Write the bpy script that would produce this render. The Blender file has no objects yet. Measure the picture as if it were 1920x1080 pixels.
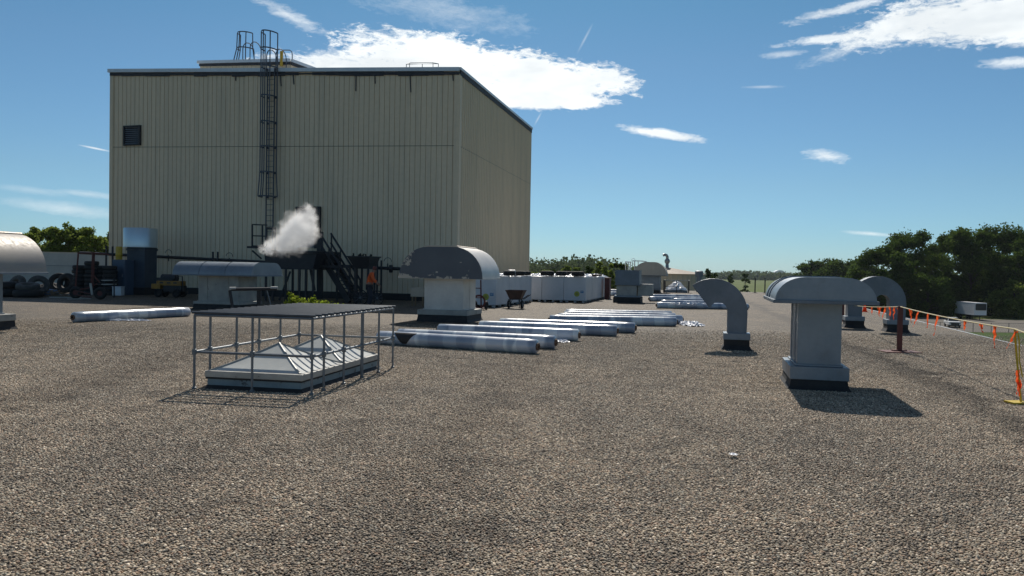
import bpy, math, random
import numpy as np
from mathutils import Vector, Matrix
random.seed(7)
rng = np.random.default_rng(11)
R_ = math.radians
scene = bpy.context.scene
COL = scene.collection

# ------------------------------------------------------------------ camera
CAM_H = 1.65
FPX = 1500.0
PITCH, ROLL = R_(1.22), R_(1.0)
f0 = Vector((0, math.cos(PITCH), -math.sin(PITCH)))
r0 = Vector((1, 0, 0)); u0 = Vector((0, math.sin(PITCH), math.cos(PITCH)))
CR = r0*math.cos(ROLL) + u0*math.sin(ROLL)
CU = u0*math.cos(ROLL) - r0*math.sin(ROLL)
CP = Vector((0, 0, CAM_H))
cam_d = bpy.data.cameras.new('camera')
cam = bpy.data.objects.new('camera', cam_d); COL.objects.link(cam)
cam_d.sensor_width = 36; cam_d.lens = 36*FPX/1920
cam_d.clip_start = 0.05; cam_d.clip_end = 20000
m = Matrix((CR, CU, -f0)).transposed().to_4x4(); m.translation = CP
cam.matrix_world = m
scene.camera = cam

def ray(px, py): return f0 + CR*((px-960)/FPX) + CU*((540-py)/FPX)
def P(px, py, d):                                # point at distance y = d
    r = ray(px, py); return CP + r*(d/r.y)
def G(px, py, z=0.0):                            # point on a horizontal plane
    r = ray(px, py); return CP + r*((z-CAM_H)/r.z)
TH = R_(14.0)                                     # yaw of the building grid
U = Vector((math.cos(TH), -math.sin(TH), 0)); V = Vector((math.sin(TH), math.cos(TH), 0))
Z = Vector((0, 0, 1))
GZ = -7.5                                         # the ground below the roof

# ------------------------------------------------------------------ helpers
WM = {}                                           # world matrices known to the builder
def tag(o, label=None, cat=None, group=None, kind=None):
    if label: o['label'] = label
    if cat: o['category'] = cat
    if group: o['group'] = group
    if kind: o['kind'] = kind
    return o
def thing(name, label, cat, loc=(0, 0, 0), rz=0.0, group=None):
    o = bpy.data.objects.new(name, None); COL.objects.link(o)
    o.empty_display_size = .2
    o.location = loc; o.rotation_euler = (0, 0, rz)
    WM[o.name] = Matrix.Translation(Vector(loc)) @ Matrix.Rotation(rz, 4, 'Z')
    return tag(o, label, cat, group)

class MB:
    def __init__(s): s.v = []; s.f = []
    def add(s, vs, fs):
        n = len(s.v); s.v += [tuple(v) for v in vs]; s.f += [tuple(i+n for i in f) for f in fs]; return s
    def box(s, c, size, rz=0.0, X=None, Y=None, Zd=None):
        c = Vector(c); a, b, h = size[0]/2, size[1]/2, size[2]/2
        if X is None: X = Vector((math.cos(rz), math.sin(rz), 0)); Y = Vector((-math.sin(rz), math.cos(rz), 0)); Zd = Z
        vs = [c+X*(a*i)+Y*(b*j)+Zd*(h*k) for i in (-1, 1) for j in (-1, 1) for k in (-1, 1)]
        return s.add(vs, [(0,1,3,2),(4,6,7,5),(0,4,5,1),(2,3,7,6),(0,2,6,4),(1,5,7,3)])
    def bar(s, p, q, w, h=None, up=None):
        p, q = Vector(p), Vector(q); d = (q-p); L = d.length
        if L < 1e-6: return s
        d /= L; up = Vector(up) if up else (Z if abs(d.z) < .95 else Vector((0, 1, 0)))
        X = d.cross(up).normalized(); Y = X.cross(d).normalized()
        return s.box((p+q)/2, (w, L, h or w), X=X, Y=d, Zd=Y)
    def tube(s, pts, r, n=8, closed=False, r2=None):
        pts = [Vector(p) for p in pts]; N = len(pts); rings = []
        prev = None
        for i, p in enumerate(pts):
            if closed: t = pts[(i+1) % N]-pts[i-1]
            else: t = pts[min(i+1, N-1)]-pts[max(i-1, 0)]
            t.normalize()
            if prev is None:
                a = Vector((0, 0, 1)) if abs(t.z) < .9 else Vector((1, 0, 0))
                X = t.cross(a).normalized()
            else:
                X = (prev - t*prev.dot(t)).normalized()
            prev = X; Y = t.cross(X)
            rr = r if r2 is None else r+(r2-r)*i/(N-1)
            rings.append([p+(X*math.cos(2*math.pi*k/n)+Y*math.sin(2*math.pi*k/n))*rr for k in range(n)])
        vs = [v for rg in rings for v in rg]; fs = []
        for i in range(N if closed else N-1):
            j = (i+1) % N
            for k in range(n):
                fs.append((i*n+k, i*n+(k+1) % n, j*n+(k+1) % n, j*n+k))
        if not closed: fs += [tuple(range(n))[::-1], tuple((N-1)*n+k for k in range(n))]
        return s.add(vs, fs)
    def lathe(s, prof, c=(0, 0, 0), n=24, axis='Z', close=False):
        c = Vector(c); vs = []; fs = []; m_ = len(prof)
        for r, h in prof:
            for k in range(n):
                a = 2*math.pi*k/n; x, y = r*math.cos(a), r*math.sin(a)
                vs.append(c+(Vector((x, y, h)) if axis == 'Z' else Vector((h, x, y)) if axis == 'X' else Vector((x, h, y))))
        rng_ = range(m_ if close else m_-1)
        for i in rng_:
            j = (i+1) % m_
            for k in range(n): fs.append((i*n+k, i*n+(k+1) % n, j*n+(k+1) % n, j*n+k))
        if not close:
            if prof[0][0] > 1e-5: fs.append(tuple(range(n))[::-1])
            if prof[-1][0] > 1e-5: fs.append(tuple((m_-1)*n+k for k in range(n)))
        return s.add(vs, fs)
    def prism(s, poly, O, A, B, E):
        """polygon (a,b) in plane A,B from O, extruded by vector E"""
        O, A, B, E = Vector(O), Vector(A), Vector(B), Vector(E); n = len(poly)
        vs = [O+A*a+B*b for a, b in poly] + [O+A*a+B*b+E for a, b in poly]
        fs = [tuple(range(n))[::-1], tuple(range(n, 2*n))] + [(i, (i+1) % n, n+(i+1) % n, n+i) for i in range(n)]
        return s.add(vs, fs)
    def build(s, name, mat, parent=None, smooth=False, world=False, bevel=0, angle=None):
        me = bpy.data.meshes.new(name)
        vs = s.v
        if parent is not None and world:
            inv = WM[parent.name].inverted(); vs = [tuple(inv @ Vector(v)) for v in vs]
        me.from_pydata(vs, [], s.f); me.validate(); me.update()
        import bmesh
        bm = bmesh.new(); bm.from_mesh(me); bmesh.ops.recalc_face_normals(bm, faces=bm.faces); bm.to_mesh(me); bm.free()
        if mat: me.materials.append(mat)
        o = bpy.data.objects.new(name, me); COL.objects.link(o)
        if parent is not None: o.parent = parent; WM[o.name] = WM[parent.name]
        else: WM[o.name] = Matrix.Identity(4)
        if smooth:
            me.polygons.foreach_set('use_smooth', [True]*len(me.polygons))
            try: me.set_sharp_from_angle(angle=R_(angle or 40))
            except Exception: pass
        if bevel:
            b = o.modifiers.new('bevel', 'BEVEL'); b.width = bevel; b.segments = 2; b.limit_method = 'ANGLE'; b.angle_limit = R_(50)
        return o

def quads(name, mat, centers, sizes, parent=None, normals=None, aspect=1.0):
    """many small leaf faces as one mesh"""
    n = len(centers)
    nrm = rng.normal(size=(n, 3)) if normals is None else normals
    nrm /= np.linalg.norm(nrm, axis=1)[:, None]
    t = rng.normal(size=(n, 3)); a = np.cross(nrm, t); a /= np.linalg.norm(a, axis=1)[:, None]
    b = np.cross(nrm, a); s = sizes[:, None]/2
    A, B = a*s, b*s*aspect
    v = np.stack([centers-A-B, centers+A-B*.6, centers+A*1.1+B, centers-A*.7+B*1.05], 1).reshape(-1, 3)
    me = bpy.data.meshes.new(name)
    me.vertices.add(4*n); me.vertices.foreach_set('co', v.astype(np.float32).ravel())
    me.loops.add(4*n); me.loops.foreach_set('vertex_index', np.arange(4*n, dtype=np.int32))
    me.polygons.add(n); me.polygons.foreach_set('loop_start', np.arange(0, 4*n, 4, dtype=np.int32))
    try: me.polygons.foreach_set('loop_total', np.full(n, 4, dtype=np.int32))
    except Exception: pass
    me.update(calc_edges=True); me.materials.append(mat)
    o = bpy.data.objects.new(name, me); COL.objects.link(o)
    if parent: o.parent = parent
    return o
def copy_tree(o, parent=None):
    c = o.copy(); COL.objects.link(c)
    if parent is not None: c.parent = parent
    for ch in [x for x in o.children]: copy_tree(ch, c)
    return c

# ------------------------------------------------------------------ materials
def nodes(name):
    m = bpy.data.materials.new(name); m.use_nodes = True
    nt = m.node_tree; b = nt.nodes['Principled BSDF']; return m, nt, b
def N(nt, t, **kw):
    n = nt.nodes.new(t)
    for k, v in kw.items(): setattr(n, k, v)
    return n
def ramp(nt, fac, stops, interp='LINEAR'):
    r = N(nt, 'ShaderNodeValToRGB'); r.color_ramp.interpolation = interp
    e = r.color_ramp.elements
    while len(e) < len(stops): e.new(0.5)
    for i, (p, c) in enumerate(stops):
        e[i].position = p; e[i].color = (*c, 1) if len(c) == 3 else c
    nt.links.new(fac, r.inputs[0]); return r
def noise(nt, scale, detail=5, rough=.6, vec=None, coord='Object', sc=None):
    tc = N(nt, 'ShaderNodeTexCoord'); n = N(nt, 'ShaderNodeTexNoise')
    n.inputs['Scale'].default_value = scale; n.inputs['Detail'].default_value = detail; n.inputs['Roughness'].default_value = rough
    src = tc.outputs[coord]
    if sc:
        mp = N(nt, 'ShaderNodeMapping'); mp.inputs['Scale'].default_value = sc; nt.links.new(src, mp.inputs[0]); src = mp.outputs[0]
    nt.links.new(vec or src, n.inputs['Vector']); return n
def mixc(nt, fac, a, b, mode='MIX'):
    m = N(nt, 'ShaderNodeMix', data_type='RGBA', blend_type=mode)
    for s, v in ((m.inputs[0], fac), (m.inputs[6], a), (m.inputs[7], b)):
        if hasattr(v, 'links') or hasattr(v, 'is_linked'): nt.links.new(v, s)
        elif isinstance(v, (int, float)): s.default_value = v
        else: s.default_value = (*v, 1)
    return m.outputs[2]
def mat(name, c, rough=.6, metal=0.0, c2=None, scale=2.0, lo=.35, hi=.65, var=.12, rvar=.1, bump=0, bscale=20, sc=None, spec=None, dirt=None, dlo=.55, dhi=.7, dscale=5, dsc=None):
    m, nt, b = nodes(name)
    c2 = c2 or tuple(max(0, x*(1-var*2)) for x in c)
    n = noise(nt, scale, sc=sc)
    out = ramp(nt, n.outputs[0], [(lo, c), (hi, c2)]).outputs[0]
    fine = noise(nt, scale*9, 4)
    v = ramp(nt, fine.outputs[0], [(.3, (1-var,)*3), (.7, (1+0*var,)*3)]).outputs[0]
    out = mixc(nt, 1.0, out, v, 'MULTIPLY')
    if dirt:
        dn = noise(nt, dscale, 6, .7, sc=dsc)
        d = ramp(nt, dn.outputs[0], [(dlo, (0, 0, 0)), (dhi, (1, 1, 1))]).outputs[0]
        out = mixc(nt, d, out, dirt)
    nt.links.new(out, b.inputs['Base Color'])
    rr = ramp(nt, fine.outputs[0], [(.3, (max(0, rough-rvar),)*3), (.7, (min(1, rough+rvar),)*3)])
    nt.links.new(rr.outputs[0], b.inputs['Roughness'])
    b.inputs['Metallic'].default_value = metal
    if spec is not None: b.inputs['Specular IOR Level'].default_value = spec
    if bump:
        bn = noise(nt, bscale, 4); bp = N(nt, 'ShaderNodeBump'); bp.inputs['Strength'].default_value = .6; bp.inputs['Distance'].default_value = bump
        nt.links.new(bn.outputs[0], bp.inputs['Height']); nt.links.new(bp.outputs[0], b.inputs['Normal'])
    return m
def leafmat(name, c1, c2, trans=.35, scale=.4):
    m, nt, b = nodes(name); nt.nodes.remove(b)
    n = noise(nt, scale, 3, coord='Object'); g = N(nt, 'ShaderNodeNewGeometry')
    r = ramp(nt, n.outputs[0], [(.35, c1), (.65, c2)])
    v = ramp(nt, g.outputs['Random Per Island'], [(0, (.6, .6, .6)), (1, (1.25, 1.25, 1.1))])
    c = mixc(nt, 1.0, r.outputs[0], v.outputs[0], 'MULTIPLY')
    d = N(nt, 'ShaderNodeBsdfDiffuse'); t = N(nt, 'ShaderNodeBsdfTranslucent'); mx = N(nt, 'ShaderNodeMixShader'); mx.inputs[0].default_value = trans
    nt.links.new(c, d.inputs[0]); nt.links.new(c, t.inputs[0]); nt.links.new(d.outputs[0], mx.inputs[1]); nt.links.new(t.outputs[0], mx.inputs[2])
    nt.links.new(mx.outputs[0], nt.nodes['Material Output'].inputs[0]); return m

TRACKS = [(3.87, .217, .42, .42), (-5.3, -.06, .6, .74), (-1.4, .12, .7, .8)]
def gravel_material(pebble=False):
    m, nt, b = nodes('loose_pebbles' if pebble else 'roof_gravel')
    geo = N(nt, 'ShaderNodeNewGeometry'); pos = geo.outputs['Position']
    def mth(op, a, b_=None):
        q = N(nt, 'ShaderNodeMath', operation=op)
        for s, v in ((q.inputs[0], a), (q.inputs[1], b_)):
            if v is None: continue
            if isinstance(v, (int, float)): s.default_value = v
            else: nt.links.new(v, s)
        return q.outputs[0]
    def pn(scale, detail, rough, sc=None):
        n = N(nt, 'ShaderNodeTexNoise'); n.inputs['Scale'].default_value = scale; n.inputs['Detail'].default_value = detail; n.inputs['Roughness'].default_value = rough
        mp = N(nt, 'ShaderNodeMapping'); mp.inputs['Scale'].default_value = sc or (1, 1, 1); nt.links.new(pos, mp.inputs[0]); nt.links.new(mp.outputs[0], n.inputs['Vector']); return n.outputs[0]
    stops = [(0, (.05, .045, .042)), (.2, (.10, .088, .073)), (.4, (.17, .147, .117)), (.6, (.225, .195, .152)), (.74, (.21, .15, .11)), (.86, (.17, .17, .15)), (.95, (.31, .275, .22)), (1, (.46, .42, .36))]
    if pebble:
        oi = N(nt, 'ShaderNodeObjectInfo'); c = ramp(nt, oi.outputs['Random'], [(p, (k[0]*2.15+.012, k[1]*2.05+.012, k[2]*1.92+.012)) for p, k in stops]).outputs[0]
        fine = pn(160, 3, .6); c = mixc(nt, 1.0, c, ramp(nt, fine, [(.3, (.8, .8, .8)), (.7, (1.15, 1.15, 1.15))]).outputs[0], 'MULTIPLY')
    else:
        def vor(scale):
            v = N(nt, 'ShaderNodeTexVoronoi'); v.inputs['Scale'].default_value = scale; nt.links.new(pos, v.inputs['Vector']); return v
        v1 = vor(40); v2 = vor(95)
        sep = N(nt, 'ShaderNodeSeparateColor'); nt.links.new(v1.outputs['Color'], sep.inputs[0])
        c = ramp(nt, sep.outputs[0], stops).outputs[0]
        sep2 = N(nt, 'ShaderNodeSeparateColor'); nt.links.new(v2.outputs['Color'], sep2.inputs[0])
        c = mixc(nt, 1.0, c, (1.08, 1.03, .93), 'MULTIPLY')
        c = mixc(nt, .6, c, ramp(nt, sep2.outputs[1], [(0, (.5, .5, .5)), (1, (1.3, 1.3, 1.3))]).outputs[0], 'MULTIPLY')
        c = mixc(nt, 1.0, c, ramp(nt, v1.outputs['Distance'], [(.4, (1.05, 1.05, 1.05)), (.78, (.16, .15, .14))]).outputs[0], 'MULTIPLY')  # gaps between stones darkened in the colour, standing in for occlusion shade
        h = mth('ADD', mth('SUBTRACT', 1.0, v1.outputs['Distance']), mth('MULTIPLY', v2.outputs['Distance'], -.3))
        h = mth('ADD', h, mth('MULTIPLY', sep.outputs[1], .5))
        bp = N(nt, 'ShaderNodeBump'); bp.inputs['Strength'].default_value = 1.0; bp.inputs['Distance'].default_value = .016
        nt.links.new(h, bp.inputs['Height']); nt.links.new(bp.outputs[0], b.inputs['Normal'])
    if not pebble:
        c = mixc(nt, 1.0, c, ramp(nt, pn(15, 3, .7), [(.36, (.62, .61, .6)), (.62, (1.3, 1.28, 1.25))]).outputs[0], 'MULTIPLY')
    big = pn(.35, 5, .62, (1, .6, 1)); mid = pn(1.7, 5, .68)
    c = mixc(nt, 1.0, c, ramp(nt, big, [(.35, (.80, .80, .80)), (.58, (1.12, 1.09, 1.05))]).outputs[0], 'MULTIPLY')
    c = mixc(nt, 1.0, c, ramp(nt, mid, [(.34, (.70, .69, .68)), (.52, (1.06, 1.06, 1.05))]).outputs[0], 'MULTIPLY')
    sx = N(nt, 'ShaderNodeSeparateXYZ'); nt.links.new(pos, sx.inputs[0]); wob = mth('MULTIPLY', mth('SUBTRACT', mid, .5), 2.0); wob2 = mth('MULTIPLY', mth('SUBTRACT', big, .5), 1.6)
    for a, b_, w, dk in TRACKS:                       # thinned-out gravel where carts were dragged
        d = mth('ABSOLUTE', mth('ADD', mth('ADD', mth('SUBTRACT', sx.outputs[0], mth('ADD', mth('MULTIPLY', sx.outputs[1], b_), a)), wob), wob2))
        c = mixc(nt, 1.0, c, ramp(nt, mth('DIVIDE', d, w), [(0, (dk, dk*.98, dk*.96)), (1, (1, 1, 1))]).outputs[0], 'MULTIPLY')
    nt.links.new(c, b.inputs['Base Color']); b.inputs['Roughness'].default_value = .72; b.inputs['Specular IOR Level'].default_value = .35
    return m

M = {}
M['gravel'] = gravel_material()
M['galv'] = mat('galvanised_metal', (.25, .29, .33), .42, .3, c2=(.2, .235, .27), scale=1.6, var=.12, bump=.012, bscale=1.8, dirt=(.16, .17, .18), dlo=.55, dhi=.8, dscale=3)
M['galv_dark'] = mat('weathered_duct_metal', (.17, .205, .245), .5, .25, c2=(.13, .16, .19), scale=2.2, var=.12, bump=.012, bscale=1.8, dirt=(.22, .23, .24), dlo=.6, dhi=.8, dscale=3.5)
M['galv_bright'] = mat('bright_galvanised_metal', (.66, .72, .75), .33, .6, c2=(.55, .62, .66), scale=.8, var=.02, rvar=.02, sc=(1, 1, .3))
M['white_metal'] = mat('chalky_white_metal', (.68, .65, .6), .45, .1, c2=(.55, .53, .5), scale=1.3, dirt=(.3, .24, .18), dlo=.62, dhi=.8, dscale=3, var=.08)
M['cream'] = mat('cream_curb_metal', (.42, .41, .37), .55, .1, c2=(.3, .3, .28), scale=2.5, dirt=(.12, .12, .12), dlo=.62, dhi=.72, dscale=4)
M['tan_cap'] = mat('tan_cap_metal', (.56, .47, .36), .5, .1, c2=(.48, .4, .32), scale=2)
M['sheen'] = mat('brushed_aluminium_hood', (.36, .33, .29), .58, .2, c2=(.31, .29, .27), scale=1.2, sc=(.6, .6, 1.5), var=.08)
M['tar'] = mat('black_roof_flashing', (.018, .018, .02), .75, 0, c2=(.03, .03, .03), scale=6, bump=.01, bscale=14)
M['panel'] = mat('beige_steel_cladding', (.78, .625, .44), .55, .0, c2=(.72, .58, .41), scale=.5, var=.08, sc=(1, 1, .12), spec=.3, dirt=(.5, .42, .31), dlo=.5, dhi=.85, dscale=1.6, dsc=(1.4, 1.4, .07))
M['panel_dark'] = mat('cladding_seam', (.09, .09, .08), .7)
M['trim'] = mat('light_flashing', (.72, .75, .78), .4, .1, c2=(.62, .66, .7), scale=.8)
M['trim_dark'] = mat('dark_sealant', (.03, .032, .04), .7, c2=(.05, .05, .06), scale=3)
M['black_steel'] = mat('black_painted_steel', (.02, .021, .025), .55, .1, c2=(.03, .03, .035), scale=4)
M['grey_steel'] = mat('grey_ladder_steel', (.1, .11, .14), .5, .3, c2=(.07, .08, .1), scale=4)
M['cage'] = mat('galvanised_pipe', (.19, .21, .23), .5, .35, c2=(.13, .15, .17), scale=6, bump=.001, bscale=30)
M['rod'] = mat('dark_galvanised_rod', (.085, .105, .125), .5, .3, c2=(.06, .075, .09), scale=6)
M['red_steel'] = mat('rusty_red_paint', (.14, .03, .026), .6, .05, c2=(.09, .025, .02), scale=5, dirt=(.08, .04, .03), dscale=14)
M['yellow'] = mat('yellow_paint', (.62, .40, .03), .5, 0, c2=(.5, .3, .03), scale=4, dirt=(.15, .1, .04), dlo=.62, dhi=.75, dscale=8)
M['machine_yellow'] = mat('worn_yellow_machine_paint', (.42, .2, .02), .5, 0, c2=(.25, .12, .02), scale=5)
M['blue'] = mat('blue_grey_cabinet_paint', (.085, .12, .17), .5, .1, c2=(.07, .10, .145), scale=2)
M['navy'] = mat('dark_duct_box', (.06, .08, .105), .5, .1, c2=(.045, .06, .085), scale=2)
M['tyre'] = mat('tyre_rubber', (.014, .014, .015), .75, 0, c2=(.022, .021, .021), scale=8, bump=.004, bscale=30)
M['dusty_tyre'] = mat('dusty_tyre_rubber', (.05, .048, .045), .75, 0, c2=(.10, .095, .085), scale=5)
M['wrap_white'] = mat('white_wrapped_boards', (.68, .68, .70), .38, 0, c2=(.6, .61, .63), scale=1.2, var=.05, bump=.01, bscale=5)
M['film'] = mat('crumpled_white_film', (.8, .81, .84), .3, 0, c2=(.68, .7, .75), scale=6, bump=.03, bscale=12)
M['label_yellow'] = mat('yellow_label', (.55, .58, .08), .5)
M['label_blue'] = mat('blue_label', (.05, .25, .5), .5)
M['label_white'] = mat('white_label_print', (.7, .72, .75), .5)
M['cardboard'] = mat('cardboard_core', (.16, .095, .06), .8, c2=(.11, .07, .045), scale=8)
M['hole'] = mat('dark_hollow', (.015, .014, .014), .9)
M['rope'] = mat('yellow_rope', (.62, .52, .25), .6, c2=(.6, .55, .4), scale=8)
M['rope_yellow'] = mat('bright_yellow_rope', (.62, .45, .02), .55)
M['white_paint'] = mat('white_vehicle_paint', (.85, .85, .83), .3, 0, c2=(.8, .8, .79), scale=1)
M['glass'] = mat('dark_glass', (.02, .025, .03), .08)
M['plastic_black'] = mat('black_plastic', (.02, .02, .02), .5)
M['chrome'] = mat('chrome', (.5, .5, .5), .2, .9)
M['asphalt'] = mat('parking_lot_asphalt', (.17, .155, .135), .9, 0, c2=(.14, .13, .115), scale=.08, bump=0, dirt=(.22, .2, .17), dscale=.05, spec=.15)
M['grass'] = mat('mown_grass', (.045, .085, .015), .9, 0, c2=(.06, .10, .02), scale=.12, var=.25, spec=.1)
M['field'] = mat('pasture_grass', (.10, .14, .03), .95, 0, c2=(.14, .16, .05), scale=.012, var=.2, dirt=(.06, .085, .025), dlo=.5, dhi=.62, dscale=.02, spec=.1)
M['concrete'] = mat('pale_concrete_panel', (.46, .46, .42), .8, 0, c2=(.40, .40, .37), scale=.6)
M['tankwall'] = mat('pale_tank_cladding', (.33, .32, .28), .6, 0, c2=(.29, .28, .25), scale=.7)
M['tankroof'] = mat('tan_tank_roof', (.33, .27, .2), .7, 0, c2=(.28, .23, .18), scale=.7)
M['bark'] = mat('tree_bark', (.05, .042, .034), .9, c2=(.075, .065, .05), scale=2)
M['wood'] = mat('scrap_timber', (.25, .18, .10), .8, c2=(.16, .115, .07), scale=5)
M['tarp'] = mat('blue_tarp', (.05, .12, .22), .5, c2=(.04, .09, .17), scale=4, bump=.02, bscale=5)
M['rust'] = mat('rusty_brown_tray', (.06, .035, .03), .65, .1, c2=(.1, .055, .04), scale=4)
M['skin'] = mat('skin', (.32, .18, .12), .6)
M['hair'] = mat('dark_hair', (.02, .015, .012), .8)
M['shirt'] = mat('orange_safety_shirt', (.75, .12, .02), .8, c2=(.62, .1, .02), scale=6)
M['trousers'] = mat('dark_work_trousers', (.03, .035, .05), .85)
M['boots'] = mat('dark_boots', (.02, .016, .012), .7)
M['teal'] = mat('flaking_pale_blue_paint', (.22, .30, .33), .6, 0, c2=(.15, .21, .24), scale=3, dirt=(.03, .03, .035), dlo=.56, dhi=.62, dscale=5)
M['frame_white'] = mat('weathered_white_frame', (.48, .47, .43), .5, .1, c2=(.38, .37, .34), scale=3, dirt=(.06, .06, .06), dlo=.66, dhi=.72, dscale=6)
M['orange'] = leafmat('fluorescent_orange_ribbon', (.95, .15, .05), (.9, .12, .03), .5)
M['leaf_dark'] = leafmat('cottonwood_leaves', (.05, .085, .02), (.10, .15, .032), .42, .15)
M['leaf_mid'] = leafmat('bushy_tree_leaves', (.12, .17, .035), (.22, .27, .06), .5, .3)
M['leaf_far'] = leafmat('distant_wood_leaves', (.06, .085, .04), (.09, .12, .05), .4, .02)
M['leaf_weed'] = leafmat('weed_leaves', (.22, .30, .03), (.34, .40, .06), .5, 3)

def peel():
    m, nt, b = nodes('peeling_grey_paint')
    n = noise(nt, 2.6, 7, .68); n2 = noise(nt, 1.1, 3); tc = N(nt, 'ShaderNodeTexCoord'); sx = N(nt, 'ShaderNodeSeparateXYZ'); nt.links.new(tc.outputs['Object'], sx.inputs[0])
    def rg(o_, a, b_, v0, v1):
        q = N(nt, 'ShaderNodeMapRange'); q.inputs[1].default_value = a; q.inputs[2].default_value = b_; q.inputs[3].default_value = v0; q.inputs[4].default_value = v1; nt.links.new(o_, q.inputs[0]); return q.outputs[0]
    def ad(a, b_):
        q = N(nt, 'ShaderNodeMath', operation='ADD'); nt.links.new(a, q.inputs[0]); nt.links.new(b_, q.inputs[1]); return q.outputs[0]
    v = ad(ad(n.outputs[0], rg(sx.outputs[0], -1.2, -.6, .12, 0)), rg(sx.outputs[2], 1.37, 1.52, .13, -.02))
    k = ramp(nt, v, [(.63, (0, 0, 0)), (.65, (1, 1, 1))])
    base = ramp(nt, n2.outputs[0], [(.3, (.085, .095, .11)), (.7, (.11, .12, .135))])
    c = mixc(nt, k.outputs[0], base.outputs[0], (.5, .44, .36)); nt.links.new(c, b.inputs['Base Color']); b.inputs['Roughness'].default_value = .6
    return m
M['peeling'] = peel()
# milky skylight plastic
m, nt, b = nodes('milky_skylight_plastic')
n = noise(nt, 2.5, 5); r = ramp(nt, n.outputs[0], [(.35, (.56, .57, .54)), (.7, (.43, .45, .44))])
nt.links.new(r.outputs[0], b.inputs['Base Color']); b.inputs['Roughness'].default_value = .28
b.inputs['Subsurface Weight'].default_value = 0
M['milky'] = m
# wrapped roll: film over dark membrane, bluish; bands run along the roll's own x axis
def roll_mat():
    m, nt, b = nodes('film_wrapped_roll')
    tc = N(nt, 'ShaderNodeTexCoord'); oi = N(nt, 'ShaderNodeObjectInfo')
    mp = N(nt, 'ShaderNodeMapping'); mp.inputs['Scale'].default_value = (1, .25, .25); nt.links.new(tc.outputs['Object'], mp.inputs[0])
    ad = N(nt, 'ShaderNodeVectorMath', operation='ADD'); nt.links.new(mp.outputs[0], ad.inputs[0])
    sc = N(nt, 'ShaderNodeVectorMath', operation='SCALE'); sc.inputs[0].default_value = (13, 7, 5); nt.links.new(oi.outputs['Random'], sc.inputs['Scale'])
    nt.links.new(sc.outputs[0], ad.inputs[1])
    n1 = N(nt, 'ShaderNodeTexNoise'); n1.inputs['Scale'].default_value = .75; n1.inputs['Detail'].default_value = 3; nt.links.new(ad.outputs[0], n1.inputs['Vector'])
    w = N(nt, 'ShaderNodeTexWave'); w.inputs['Scale'].default_value = .55; w.inputs['Distortion'].default_value = 1.2; w.inputs['Detail'].default_value = 3
    mp2 = N(nt, 'ShaderNodeMapping'); mp2.inputs['Rotation'].default_value = (0, .5, .35); nt.links.new(ad.outputs[0], mp2.inputs[0]); nt.links.new(mp2.outputs[0], w.inputs['Vector'])
    c = ramp(nt, n1.outputs[0], [(.44, (.66, .70, .73)), (.465, (.34, .40, .48)), (.58, (.25, .31, .39)), (.60, (.58, .62, .67))]).outputs[0]
    c2 = ramp(nt, w.outputs[0], [(.55, (.85, .86, .9)), (.62, (1.15, 1.15, 1.12))]).outputs[0]
    c = mixc(nt, 1.0, c, c2, 'MULTIPLY')
    nt.links.new(c, b.inputs['Base Color'])
    n2 = N(nt, 'ShaderNodeTexNoise'); n2.inputs['Scale'].default_value = 9; n2.inputs['Detail'].default_value = 4; nt.links.new(ad.outputs[0], n2.inputs['Vector'])
    bp = N(nt, 'ShaderNodeBump'); bp.inputs['Strength'].default_value = .35; bp.inputs['Distance'].default_value = .012
    nt.links.new(n2.outputs[0], bp.inputs['Height']); nt.links.new(bp.outputs[0], b.inputs['Normal'])
    b.inputs['Roughness'].default_value = .3; b.inputs['Coat Weight'].default_value = .6; b.inputs['Coat Roughness'].default_value = .22
    return m
M['roll'] = roll_mat()

# ------------------------------------------------------------------ setting
def sheet(name, pts, z, material, kind='structure'):
    mb = MB(); mb.add([(x, y, z) for x, y in pts], [tuple(range(len(pts)))])
    return tag(mb.build(name, material), kind=kind)
s_ = 2900
sheet('ground', [(-s_, -80), (s_, -80), (s_, s_), (-s_, s_)], GZ, M['field'])
E1, E2 = G(1616, 577), G(1880, 640)
ed = (E1-E2).normalized()
er = Vector((ed.y, -ed.x, 0))
far_mid = G(1400, 547.5)
# far end of the right edge: cross with far line
def line_cross(p, d, q, e):
    det = d.x*(-e.y)+e.x*d.y; w = q-p
    t = (w.x*(-e.y)+e.x*w.y)/det; return p+d*t
FR = line_cross(E1, ed, far_mid, U)
FL_ = FR - U*75
NR = E1 - ed*70; NL = NR - U*75
gb = MB(); 
for q in (NL, NR, FR, FL_): pass
sheet('gravel_roof', [(q.x, q.y) for q in (NL, NR, FR, FL_)], 0, M['gravel'])
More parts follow.
